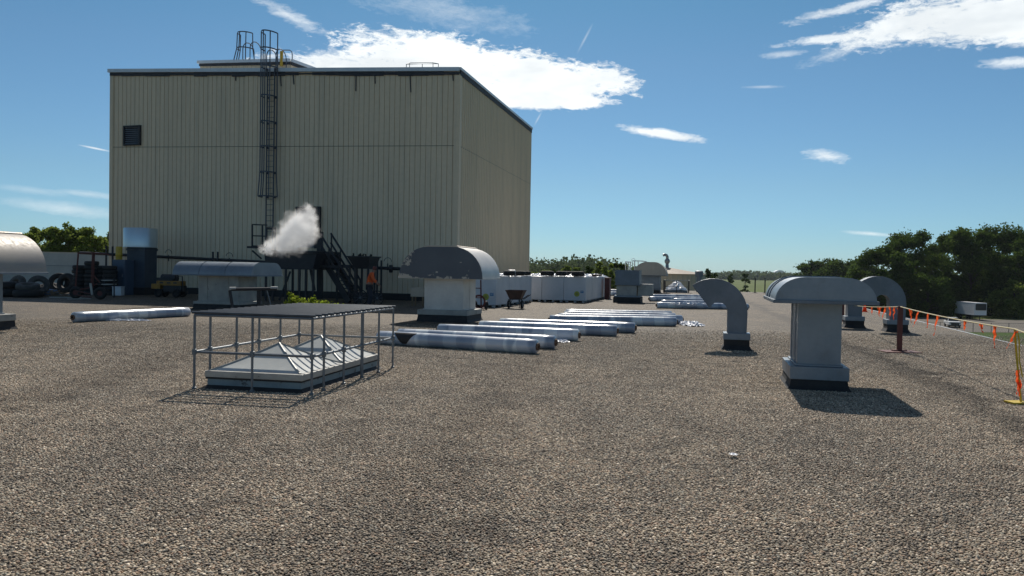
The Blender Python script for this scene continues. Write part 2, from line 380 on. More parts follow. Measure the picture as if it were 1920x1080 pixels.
# real loose stones over the nearest gravel, scattered by geometry nodes
def pebbles():
    coll = bpy.data.collections.new('pebble_shapes'); pm = gravel_material(True)
    import bmesh
    for k in range(6):
        bm = bmesh.new(); bmesh.ops.create_icosphere(bm, subdivisions=2, radius=1); rr = random.Random(k)
        ph = [Vector((rr.uniform(-1, 1), rr.uniform(-1, 1), rr.uniform(-1, 1))).normalized() for _ in range(5)]
        for v in bm.verts:
            q = v.co.copy(); f = 1
            for p in ph:
                t = q.dot(p)
                if t > .55: f -= (t-.55)*.55
            v.co = q*f; v.co.z *= .62; v.co.x *= 1.15; v.co *= .0125
        me = bpy.data.meshes.new('pebble_shape'); bm.to_mesh(me); bm.free(); me.materials.append(pm)
        me.polygons.foreach_set('use_smooth', [True]*len(me.polygons))
        coll.objects.link(bpy.data.objects.new('pebble_shape', me))
    sp = .0185; ys = np.arange(3.4, 24, sp*.95); P_ = []
    for i, y in enumerate(ys):
        w = .70*y+.8; xs = np.arange(-w, w, sp)+(sp/2 if i % 2 else 0); keep = rng.uniform(size=len(xs)) < min(.95, max(0, (24-y)/14))
        xs = xs[keep]; P_.append(np.stack([xs+rng.normal(0, .005, len(xs)), y+rng.normal(0, .005, len(xs)), rng.uniform(.000, .006, len(xs))], 1))
    P_ = np.concatenate(P_)
    me = bpy.data.meshes.new('loose_gravel'); me.vertices.add(len(P_)); me.vertices.foreach_set('co', P_.astype(np.float32).ravel()); me.update()
    o = bpy.data.objects.new('loose_gravel', me); COL.objects.link(o); tag(o, kind='stuff')
    ng = bpy.data.node_groups.new('scatter_pebbles', 'GeometryNodeTree')
    ng.interface.new_socket('Geometry', in_out='INPUT', socket_type='NodeSocketGeometry'); ng.interface.new_socket('Geometry', in_out='OUTPUT', socket_type='NodeSocketGeometry')
    gi = ng.nodes.new('NodeGroupInput'); go = ng.nodes.new('NodeGroupOutput'); m2p = ng.nodes.new('GeometryNodeMeshToPoints'); iop = ng.nodes.new('GeometryNodeInstanceOnPoints')
    ci = ng.nodes.new('GeometryNodeCollectionInfo'); ci.inputs['Collection'].default_value = coll; ci.inputs['Separate Children'].default_value = True; ci.inputs['Reset Children'].default_value = True
    iop.inputs['Pick Instance'].default_value = True
    rv = ng.nodes.new('FunctionNodeRandomValue'); rv.data_type = 'FLOAT_VECTOR'; rv.inputs[0].default_value = (-.5, -.5, 0); rv.inputs[1].default_value = (.5, .5, 6.28)
    rs = ng.nodes.new('FunctionNodeRandomValue'); rs.data_type = 'FLOAT'; rs.inputs[2].default_value = .42; rs.inputs[3].default_value = 1.03; rs.inputs['Seed'].default_value = 3
    L = ng.links.new
    L(gi.outputs[0], m2p.inputs[0]); L(m2p.outputs[0], iop.inputs['Points']); L(ci.outputs[0], iop.inputs['Instance']); L(rv.outputs[0], iop.inputs['Rotation']); L(rs.outputs[1], iop.inputs['Scale']); L(iop.outputs[0], go.inputs[0])
    md = o.modifiers.new('scatter', 'NODES'); md.node_group = ng
pebbles()
low = thing('low_building', 'long low building with pale metal edge flashing under the gravel roof', 'building', (NR.x, NR.y, GZ))
wb = MB(); pts = [q for q in (NL, NR, FR, FL_)]
for a, b_ in zip(pts, pts[1:]+pts[:1]):
    wb.add([(a.x, a.y, GZ), (b_.x, b_.y, GZ), (b_.x, b_.y, -.01), (a.x, a.y, -.01)], [(0, 1, 2, 3)])
wb.build('wall', M['panel'], low, world=True)
fb = MB()
for a, b_, o_ in ((NR, FR, er), (FR, FL_, V), (FL_, NL, -U)):
    fb.bar(Vector((a.x, a.y, -.055))+o_*.03, Vector((b_.x, b_.y, -.055))+o_*.02, .05, .12)
fb.build('edge_flashing', M['trim'], low, world=True)
# parking lot, lane and lawn below, right side
q1 = G(1500, 623.5, GZ); 
lot = [G(1300, 583, GZ), G(3000, 632, GZ), G(3400, 690, GZ), G(2700, 650, GZ), G(1905, 624, GZ), G(1640, 621, GZ), G(1300, 619, GZ)]
sheet('parking_lot', [(p.x, p.y) for p in lot], GZ+.03, M['asphalt'])
lawn = [(p.x, p.y) for p in (G(1200, 619.5, GZ), G(1640, 621.3, GZ), G(1905, 624.3, GZ), G(2700, 650.4, GZ))] + [(120, 20), (0, 20)]
sheet('lawn', lawn, GZ+.015, M['grass'])

# ------------------------------------------------------------------ tall clad building
C0 = P(855, 566, 41.3); C0.z = 0
L0 = P(205, 540, 48.0); L0.z = 0
R0 = P(991, 520, 58.2); R0.z = 0
B0 = L0+(R0-C0)
zC, zL, zR = P(866, 128, 41.3).z, P(208, 131, 48.0).z, P(996, 240, 58.2).z
zB = zL+zR-zC
sC, sL, sR = P(860, 273, 41.3).z, P(207, 276, 48.).z, P(993, 345, 58.2).z
fdir = (C0-L0).normalized(); fn = Vector((fdir.y, -fdir.x, 0)); fn = fn if fn.y < 0 else -fn
sdir = (R0-C0).normalized(); sn = Vector((sdir.y, -sdir.x, 0)); sn = sn if sn.x > 0 else -sn
tall = thing('tall_clad_building', 'tall windowless beige ribbed steel building rising from the gravel roof', 'building', tuple(C0), 0)
def cladding(mb, a, b_, n, z0a, z0b, z1a, z1b, sp=.30, gw=.035, gd=.045):
    L = (b_-a).length; d = (b_-a)/L; k = int(L/sp); prof = []
    x = 0
    for i in range(k):
        x0 = i*L/k; x1 = (i+1)*L/k
        prof += [(x0, 0), (x1-gw, 0), (x1-gw*.8, -gd), (x1-gw*.2, -gd)]
    prof.append((L, 0)); vs = []; fs = []
    for (x, o_) in prof:
        t = x/L; p = a+d*x+n*o_
        vs += [(p.x, p.y, z0a+(z0b-z0a)*t), (p.x, p.y, z1a+(z1b-z1a)*t)]
    for i in range(len(prof)-1): fs.append((2*i, 2*i+2, 2*i+3, 2*i+1))
    mb.add(vs, fs)
wm_ = MB()
cladding(wm_, L0, C0, fn, 0, 0, zL, zC)
cladding(wm_, C0, R0, sn, 0, 0, zC, zR, .34, .09, -.045)
wm_.add([(R0.x, R0.y, 0), (B0.x, B0.y, 0), (B0.x, B0.y, zB), (R0.x, R0.y, zR)], [(0, 1, 2, 3)])
wm_.add([(L0.x, L0.y, 0), (B0.x, B0.y, 0), (B0.x, B0.y, zB), (L0.x, L0.y, zL)], [(0, 1, 2, 3)])
wm_.build('wall', M['panel'], tall, world=True)
rb = MB(); rb.add([(L0.x, L0.y, zL-.05), (C0.x, C0.y, zC-.05), (R0.x, R0.y, zR-.05), (B0.x, B0.y, zB-.05)], [(0, 1, 2, 3)])
rb.build('roof', M['trim'], tall, world=True)
def zv(p, z): return Vector((p.x, p.y, z))
sm = MB(); sm.bar(zv(L0, sL)+fn*.012, zv(C0, sC)+fn*.012-fdir*.2, .02, .022); sm.bar(zv(C0, sC)+sn*.012+sdir*.2, zv(R0, sR)+sn*.012, .02, .018)
sm.build('panel_seam', M['panel_dark'], tall, world=True)
def ctb(): 
    global ct
    ct.build('corner_trim', M['panel'], tall, world=True); ct = MB()
ct = MB(); ct.box(zv(C0, zC/2-.15)+fn*.02-fdir*.10, (.26, .05, zC-.3), math.atan2(fdir.y, fdir.x)); ct.box(zv(C0, zC/2-.15)+sn*.02+sdir*.12, (.26, .05, zC-.3), math.atan2(sdir.y, sdir.x))
ctb(); ct.box(zv(L0, zL/2-.15)+fn*.02+fdir*.10, (.24, .05, zL-.3), math.atan2(fdir.y, fdir.x))
ct.build('corner_trim', M['panel'], tall, world=True)
tr = MB(); tr.bar(zv(L0, zL-.07)+fn*.10-fdir*.1, zv(C0, zC-.07)+fn*.10+fdir*.02, .12, .2)
tr.bar(zv(C0, zC-.03)+sn*.06+fn*.1, zv(R0, zR-.03)+sn*.06+sdir*.1, .10, .13)
tr.bar(zv(L0, zL-.03)-fdir*.05, zv(B0, zB-.03)-fdir*.05, .1, .13)
tr.build('roof_trim', M['trim'], tall, world=True)
ts = MB()
k = 26; rnd = random.Random(3)
for i in range(k):
    a = L0.lerp(C0, i/k); b_ = L0.lerp(C0, (i+1)/k); za = zL+(zC-zL)*i/k; zb = zL+(zC-zL)*(i+1)/k
    h = .20+rnd.uniform(-.06, .1) - (.10 if i in (14, 15, 16, 17) else 0)
    ts.bar(zv(a, za-.27)+fn*.05, zv(b_, zb-.27)+fn*.05, .07, h)
ts.bar(zv(C0, zC-.22)+sn*.04, zv(R0, zR-.22)+sn*.04, .06, .26)
for px_, ln in ((550, .5), (668, .85), (703, .45), (769, .9), (849, .3), (526, .6), (443, .3)):
    t = (px_-208)/(866-208); t = t*41.3/(48*(1-t)+41.3*t) if False else t
    # perspective-correct position along the wall
    r = ray(px_, 150); e = fdir; det = r.x*(-e.y)+e.x*r.y; w = L0-CP; tt = (w.x*(-e.y)+e.x*w.y)/det; p = CP+r*tt
    f_ = (p-L0).dot(fdir)/(C0-L0).length; zt = zL+(zC-zL)*f_
    ts.bar(zv(p, zt-.3)+fn*.03, zv(p, zt-.35-ln)+fn*.03+fdir*rnd.uniform(-.08, .08), .055, .04)
ts.build('sealant_strip', M['trim_dark'], tall, world=True)
bf = MB(); bf.bar(zv(L0, .18)+fn*.05, zv(C0, .18)+fn*.05, .1, .36); bf.bar(zv(C0, .18)+sn*.05, zv(R0, .18)+sn*.05, .1, .36)
bf.build('base_flashing', M['tar'], tall, world=True)
def W(px, py, off=0.0):                           # point on the front wall plane, moved out by off
    r = ray(px, py); o_ = L0+fn*off; t = (o_-CP).dot(fn)/r.dot(fn); return CP+r*t
FA = math.atan2(fdir.y, fdir.x)
# louvre
a, b_ = W(235, 238), W(264, 271)
lc = (a+b_)/2; lw = abs((b_-a).dot(fdir)); lh = a.z-b_.z
lf = MB()
for s in (-1, 1):
    lf.box(lc+fdir*(s*(lw/2))+fn*.06, (.09, .16, lh+.1), FA)
    lf.box(lc+Z*(s*(lh/2))+fn*.061, (lw+.08, .16, .09), FA)
lf.build('louvre_frame', M['black_steel'], tall, world=True)
ls = MB()
for i in range(9):
    c = lc+Z*(-lh/2+.09+i*(lh-.14)/8)+fn*.05
    ls.bar(c-fdir*(lw/2-.05), c+fdir*(lw/2-.05), .09, .02, up=(fn*.7+Z*.7))
ls.build('louvre_slats', M['galv'], tall, world=True)
lk = MB(); lk.box(lc+fn*.005, (lw, .03, lh), FA); lk.build('louvre_back', M['hole'], tall, world=True)
# doorway
a, b_ = W(559, 390), W(600, 466)
dc = (a+b_)/2; dw = abs((b_-a).dot(fdir)); dh = a.z-b_.z
df = MB()
df.box(dc+fdir*(dw/2-.1)+fn*.09, (.32, .2, dh), FA); df.box(dc-fdir*(dw/2-.03)+fn*.09, (.08, .2, dh), FA); df.box(dc+Z*(dh/2)+fn*.09, (dw+.1, .22, .12), FA)
df.build('door_frame', M['black_steel'], tall, world=True)
dd = MB(); dd.box(dc+fn*.02-fdir*.1, (dw-.25, .05, dh-.1), FA); dd.build('door', M['galv_dark'], tall, world=True)
# penthouse
pd = 49.5
pa, pb = P(375, 128, pd+1.5), P(545, 128, pd-1.6)
pza, pzb = P(375, 117, pd+1.5).z, P(545, 113.5, pd-1.6).z
pdirv = (zv(pb, 0)-zv(pa, 0)).normalized(); pn = Vector((pdirv.y, -pdirv.x, 0)); pback = -pn*6
ph = MB(); zb0 = min(zC, zL)-.4
cladding(ph, zv(pa, 0), zv(pb, 0), pn, zb0, zb0, pza, pzb)
cladding(ph, zv(pb, 0), zv(pb, 0)+pback, pdirv, zb0, zb0, pzb, pzb)
ph.add([zv(pa, pza-.02), zv(pb, pzb-.02), zv(pb, pzb-.02)+pback, zv(pa, pza-.02)+pback], [(0, 1, 2, 3)])
pho = ph.build('penthouse', M['panel'], tall, world=True)
pt = MB(); pt.bar(zv(pa, pza)+pn*.1-pdirv*.1, zv(pb, pzb)+pn*.1, .14, .18); pt.bar(zv(pb, pzb)+pdirv*.06, zv(pb, pzb)+pback+pdirv*.06, .12, .18)
pt.build('penthouse_trim', M['trim'], pho, world=True)
pt = MB(); pt.bar(zv(pa, pza-.17)+pn*.05, zv(pb, pzb-.17)+pn*.05, .08, .16); pt.bar(zv(pb, pzb-.17)+pdirv*.04, zv(pb, pzb-.17)+pback+pdirv*.04, .06, .2)
pt.build('penthouse_sealant', M['trim_dark'], pho, world=True)

# roof hatch rail on tall building
hr = thing('hatch_guardrail', 'small thin guardrail standing on the tall building roof right of the ladders', 'guardrail', tuple(P(790, 127, 49)))
hb = MB(); q = [P(762, 120.5, 48), P(822, 119.5, 47.5), P(812, 117.5, 50), P(768, 118, 50.5)]
hb.tube(q, .022, 6, closed=True)
q2 = [p-Z*.4 for p in q]; 
for p in q+[(q[0]+q[1])/2]: hb.tube([p, p-Z*.9], .022, 6)
hb.build('rail', M['cage'], hr, world=True)
# yellow gate post with rail beside the ladder top
yp = thing('ladder_gate', 'yellow gate post and bent grab rail beside the ladder top', 'gate', tuple(P(530, 128, 48)))
mb = MB(); mb.bar(P(528, 96, 48), P(528, 124, 48), .16, .12); mb.build('post', M['yellow'], yp, world=True)
mb = MB(); mb.tube([P(528, 94, 48), P(543, 94, 48), P(547, 97, 48), P(548, 102, 48), P(548, 118, 48)], .03, 6); mb.build('grab_rail', M['cage'], yp, world=True)

# ------------------------------------------------------------------ caged ladders
def caged_ladder(label, base, top, wdir, out, cage_from, hoops, wl=.46, flare=None, ret=None, group=None):
    """base/top: points on the wall side centre; wdir along wall; out away from wall"""
    t = thing('caged_ladder', label, 'ladder', tuple(base), 0, group)
    up = (top-base); H = up.length; up /= H
    so = .2
    for s in (-1, 1):
        mb = MB(); mb.bar(base+wdir*(s*wl/2)+out*so, top+wdir*(s*wl/2)+out*so, .05, .06, up=out)
        mb.build('side_rail', M['grey_steel'], t, world=True)
    k = int(H/.3)
    for i in range(1, k):
        mb = MB(); mb.tube([base+up*(i*.3)+wdir*(-wl/2)+out*so, base+up*(i*.3)+wdir*(wl/2)+out*so], .013, 5); mb.build('rung', M['grey_steel'], t, world=True)
    def hoop(h, rad, dep):
        c = base+up*h+out*(so)
        return [c+wdir*(rad*math.cos(a))+out*(dep*math.sin(a)) for a in [math.pi*j/12 for j in range(13)]]
    cg = MB(); hp = []
    for h, rad, dep in hoops:
        pts = hoop(h, rad, dep); hp.append(pts)
        for p, q in zip(pts, pts[1:]): cg.bar(p, q, .018, .07)
    for j in (0, 3, 6, 9, 12):
        for a, b_ in zip(hp, hp[1:]): cg.bar(a[j], b_[j], .05, .05)
    cg.build('safety_cage', M['grey_steel'], t, world=True)
    for h, rad, dep in hoops[1:]:
        if h > H: continue
        for s in (-1, 1):
            br = MB(); br.bar(base+up*h+wdir*(s*(wl/2)), base+up*h+wdir*(s*wl/2)+out*so, .05, .12); br.build('wall_bracket', M['grey_steel'], t, world=True)
    if ret:
        for s in (-1, 1):
            a = top+wdir*(s*wl/2*1.3)+out*so
            q = [a-up*.2, a+up*(ret*.6)]+[a+up*(ret*.6)+(-out)*(.5-.5*math.cos(x))+up*(.5*math.sin(x)) for x in [math.pi*j/8 for j in range(1, 8)]]+[a-out*1.0+up*(ret*.6), a-out*1.0-up*.1]
            mb = MB(); mb.tube(q, .03, 6); mb.build('return_rail', M['grey_steel'], t, world=True)
    return t
lb = W(507, 455, .02); ltp = W(511.5, 130, .02)
ltp = Vector((lb.x, lb.y, ltp.z)); 
def hz(py): return W(509, py, .02).z - lb.z
lx = W(510.5, 300, .02); lb = Vector((lx.x, lx.y, lb.z)); ltp = Vector((lx.x, lx.y, ltp.z))
caged_ladder('long caged steel ladder running up the front wall to the roof edge', lb, ltp, fdir, fn, 0,
    [(hz(y), .40, .75) for y in (66, 97, 130, 184, 232, 278, 325)]+[(hz(370), .48, .85)], ret=1.1)
b2 = P(466, 131, 51.2); t2 = P(466, 112, 51.2); t2 = Vector((b2.x, b2.y, t2.z))
caged_ladder('short caged ladder with flared foot on the rooftop penthouse', b2-Z*.3, t2, pdirv, pn, 0,
    [(P(466, 64, 51).z-b2.z+.3, .5, .6), (P(466, 93, 51).z-b2.z+.3, .52, .65), (.45, .75, .9)], ret=1.1)

# ------------------------------------------------------------------ gas pipe along the wall
gp = thing('wall_pipeline', 'black pipeline on twin post stands running along the base of the tall wall', 'pipe', tuple(zv(W(400, 540, .9), 0)))
pz = [(150, 474), (360, 484.5), (487, 491), (600, 497), (712, 502.5), (770, 505)]
mb = MB(); pts = []
for x, y in pz:
    q = W(x, y, 1.0); pts.append(q)
mb.tube(pts, .085, 8); mb.build('pipe', M['black_steel'], gp, world=True)
mb = MB()
for x in (199, 211, 399, 408, 707.5, 715):
    a = W(x, 500, 1.12); ztop = W(x, {199: 461, 211: 462, 399: 472, 408: 472, 707.5: 488, 715: 488}[x], 1.12).z
    m_ = MB(); m_.bar(zv(a, .0), zv(a, ztop), .09, .07); m_.build('post', M['black_steel'], gp, world=True)
for x, y in ((316, 478), (430, 484), (727, 494)):
    a = W(x, y, 1.0); m_ = MB(); m_.tube([a, a-Z*.35], .03, 6); 
    c = a+Z*.08; m_.tube([c+fdir*(.22*math.cos(k*.5))+Z*(.22*math.sin(k*.5)) for k in range(7)], .015, 5)
    m_.build('valve', M['black_steel'], gp, world=True)
mb = MB(); a = W(733, 504, 1.0); mb.lathe([(.0, -.08), (.2, -.08), (.2, .08), (0, .08)], a, 12, 'X'); mb.build('valve_wheel', M['black_steel'], gp, world=True)

# ------------------------------------------------------------------ stair and platform
D1, D2 = 38.6, 41.6
st = thing('steel_staircase', 'black steel platform and steep stairs under the steam in the wall shadow', 'stairs', tuple(zv(P(550, 540, 40), 0)))
pz_ = P(545, 470, D1).z
mb = MB()
a = P(492, 470, D1); b_ = P(600, 470, D1); 
ax = (zv(b_, 0)-zv(a, 0)).length
dk = fdir; o_ = zv(a, 0)
def SP(u, v, z): return zv(o_+dk*u-fn*v, z)       # u along, v back to wall
deep = 2.6
mb.prism([(0, -.12), (ax, -.12), (ax, 0), (0, 0)], SP(0, 0, pz_), dk, Z, -fn*deep)
mb.build('platform', M['black_steel'], st, world=True)
mb = MB()
mb.prism([(0.1, -.9), (ax-.1, -.9), (ax+.1, -.13), (0, -.13)], SP(0, .15, pz_), dk, Z, -fn*(deep-.3))
mb.build('equipment_box', M['black_steel'], st, world=True)
for u_, v_ in ((.15, .1), (.55, .1), (1.25, .1), (2.0, .1), (2.35, .1), (2.75, .1), (.15, deep-.2), (2.7, deep-.2)):
    mb = MB(); mb.bar(SP(u_, v_, 0), SP(u_, v_, pz_-.85), .1, .1); mb.build('leg', M['black_steel'], st, world=True)
mb = MB(); mb.bar(SP(.9, .1, .05), SP(1.5, .1, pz_-1.0), .07, .07); mb.build('brace', M['black_steel'], st, world=True)
# small caged balcony on the left
mb = MB(); 
for x0, y0, x1, y1 in ((473, 421, 473, 462), (492, 423, 492, 462), (500, 428, 500, 500), (516, 430, 516, 470)):
    mb.bar(P(x0, y0, D2-1), P(x1, y1, D2-1), .07, .07)
for y0, y1 in ((421, 422), (442, 443), (461, 462)): mb.bar(P(473, y0, D2-1), P(501, y1, D2-1), .06, .06)
mb.bar(P(499, 428, D2-1), P(517, 429, D2-1), .12, .12)
mb.bar(P(473, 470, D2-1), P(490, 485, D2-1), .12, .06)
mb.build('guard_rail', M['black_steel'], st, world=True)
mb = MB(); mb.box(P(486, 464, D2-1), (.75, 1.0, .1), FA); mb.build('balcony_floor', M['black_steel'], st, world=True)
# stairs down to the right
sa, sb = P(598, 474, D1+.4), P(655, 548, D1-.8)
sb = zv(sb, .05)
for off in (0, 1.1):
    mb = MB(); mb.bar(sa-fn*off, sb-fn*off, .08, .32); mb.build('stringer', M['black_steel'], st, world=True)
    for dy in (38, 20):
        mb = MB(); h = dy/FPX*39.5
        mb.tube([sa-fn*off+Z*h, sb-fn*off+Z*h+(sb-sa)*.04], .05, 6)
        mb.build('hand_rail', M['black_steel'], st, world=True)
    for t in (0.02, .33, .66, .98):
        mb = MB(); mb.bar((sa.lerp(sb, t))-fn*off, (sa.lerp(sb, t))-fn*off+Z*1.0, .06, .06); mb.build('rail_post', M['black_steel'], st, world=True)
nst = 13
for i in range(nst):
    c = sa.lerp(sb, (i+.5)/nst)-fn*.55; mb = MB(); mb.box(c, (.3, 1.05, .04), FA); mb.build('tread', M['black_steel'], st, world=True)
mb = MB(); mb.bar(P(600, 435, D2-.3), P(600, 560, D2-.3), .3, .2); mb.build('column', M['black_steel'], st, world=True)
mb = MB(); mb.bar(P(576, 473, D1), P(590, 545, D1), .1, .1); mb.build('brace', M['black_steel'], st, world=True)
mb = MB(); mb.bar(P(655, 497, D1-.6), zv(P(657, 560, D1-.6), 0), .09, .09); mb.bar(P(669, 497, D1-.6), zv(P(669, 560, D1-.6), 0), .09, .09); mb.bar(P(600, 500, D1), P(672, 500, D1-.6), .1, .12)
mb.build('support_frame', M['black_steel'], st, world=True)
# hopper
hp = thing('hopper', 'black tapered hopper heaped with scrap on posts beside the stairs', 'hopper', tuple(zv(P(682, 540, 38), 0)))
mb = MB(); c = P(682, 480.5, 38); w_ = 1.18/2; zt = c.z; zb_ = P(682, 504, 38).z
ang = FA
X_, Y_ = Vector((math.cos(ang), math.sin(ang), 0)), Vector((-math.sin(ang), math.cos(ang), 0))
def rect(cx, hw, hd, z): return [zv(cx+X_*(i*hw)+Y_*(j*hd), z) for i, j in ((-1, -1), (1, -1), (1, 1), (-1, 1))]
cc = zv(c, 0)
vs = rect(cc, .6, .55, zt)+rect(cc+X_*.08, .36, .35, zb_); mb.add(vs, [(0, 1, 5, 4), (1, 2, 6, 5), (2, 3, 7, 6), (3, 0, 4, 7), (4, 5, 6, 7)])
vs = rect(cc, .63, .58, zt)+rect(cc, .63, .58, zt-.06)+rect(cc, .57, .52, zt)
mb.add(vs, [(0, 1, 5, 4), (1, 2, 6, 5), (2, 3, 7, 6), (3, 0, 4, 7), (0, 1, 9, 8), (1, 2, 10, 9), (2, 3, 11, 10), (3, 0, 8, 11)])
mb.build('bin', M['black_steel'], hp, world=True)
mb = MB()
for i in range(16):
    p = cc+X_*random.uniform(-.45, .5)+Y_*random.uniform(-.4, .4); mb.bar(zv(p, zt-.2), zv(p+X_*random.uniform(-.2, .2), zt+random.uniform(.02, .16)), .06, .03)
mb.box(zv(cc, zt-.08), (1.05, .95, .1), ang); mb.build('scrap', M['hole'], hp, world=True)
for i, j in ((-1, -1), (1, -1), (1, 1), (-1, 1)):
    p = cc+X_*(.08+i*.34)+Y_*(j*.33); mb = MB(); mb.bar(zv(p, 0), zv(p, zb_+.15), .09, .09); mb.build('leg', M['black_steel'], hp, world=True)

# ------------------------------------------------------------------ steam
def ico(name, c, rad, mt, sub=3):
    import bmesh
    bm = bmesh.new(); bmesh.ops.create_icosphere(bm, subdivisions=sub, radius=1)
    me = bpy.data.meshes.new(name); bm.to_mesh(me); bm.free(); me.materials.append(mt)
    o = bpy.data.objects.new(name, me); COL.objects.link(o); o.location = c; o.scale = rad; return o
sd = 30.6
p0, p1 = P(497, 466, sd), P(590, 405, sd); sc_ = P(547, 431, sd)
m = bpy.data.materials.new('steam'); m.use_nodes = True; nt = m.node_tree; nt.nodes.clear()
out = N(nt, 'ShaderNodeOutputMaterial'); pv = N(nt, 'ShaderNodeVolumePrincipled')
pv.inputs['Color'].default_value = (.995, .995, .995, 1); pv.inputs['Anisotropy'].default_value = .4
tc = N(nt, 'ShaderNodeTexCoord'); no = N(nt, 'ShaderNodeTexNoise'); no.inputs['Scale'].default_value = 3.2; no.inputs['Detail'].default_value = 5; no.inputs['Roughness'].default_value = .6
nt.links.new(tc.outputs['Object'], no.inputs['Vector'])
sub = N(nt, 'ShaderNodeVectorMath', operation='SUBTRACT'); nt.links.new(no.outputs['Color'], sub.inputs[0]); sub.inputs[1].default_value = (.5, .5, .5)
scl = N(nt, 'ShaderNodeVectorMath', operation='SCALE'); scl.inputs['Scale'].default_value = .9; nt.links.new(sub.outputs[0], scl.inputs[0])
add = N(nt, 'ShaderNodeVectorMath', operation='ADD'); nt.links.new(tc.outputs['Object'], add.inputs[0]); nt.links.new(scl.outputs[0], add.inputs[1])
# plume: overlapping soft puffs growing from the outlet, in metres from its middle
def mt_(op, a, b_=None):
    q = N(nt, 'ShaderNodeMath', operation=op)
    for i, v in enumerate((a, b_)):
        if v is None: continue
        if isinstance(v, (int, float)): q.inputs[i].default_value = v
        else: nt.links.new(v, q.inputs[i])
    return q.outputs[0]
mn = None
for (cx, cy, r_) in ((500, 464, 10), (510, 459, 15), (524, 453, 21), (540, 446, 27), (556, 438, 32), (572, 428, 30), (562, 412, 26), (578, 402, 22), (586, 424, 20), (584, 388, 14), (546, 424, 22)):
    k_ = sd/FPX; o3 = ((cx-551)*k_, 0, (425-cy)*k_)
    dn = N(nt, 'ShaderNodeVectorMath', operation='DISTANCE'); nt.links.new(add.outputs[0], dn.inputs[0]); dn.inputs[1].default_value = o3
    v_ = mt_('SUBTRACT', 1.0, mt_('DIVIDE', dn.outputs['Value'], r_*k_*1.12)); mn = v_ if mn is None else mt_('MAXIMUM', mn, v_)
n5 = N(nt, 'ShaderNodeTexNoise'); n5.inputs['Scale'].default_value = 2.2; n5.inputs['Detail'].default_value = 4; nt.links.new(tc.outputs['Object'], n5.inputs['Vector'])
w5 = N(nt, 'ShaderNodeMapRange'); nt.links.new(n5.outputs[0], w5.inputs[0]); w5.inputs[1].default_value = .34; w5.inputs[2].default_value = .62; w5.inputs[3].default_value = .25; w5.inputs[4].default_value = 1.3
mc = mt_('MAXIMUM', mn, 0.0); dens = mt_('MULTIPLY', mt_('MULTIPLY', mt_('POWER', mc, 1.5), w5.outputs[0]), 9.0)
nt.links.new(dens, pv.inputs['Density']); nt.links.new(pv.outputs[0], out.inputs['Volume'])
steam_mb = MB(); steam_mb.lathe([(0, -1.6), (.7, -1.55), (1.35, -.5), (1.5, .6), (1.2, 1.6), (0, 1.7)], (0, 0, 0), 16, 'X')
so_ = steam_mb.build('steam', m)
so_.location = sc_
tag(so_, kind='stuff')

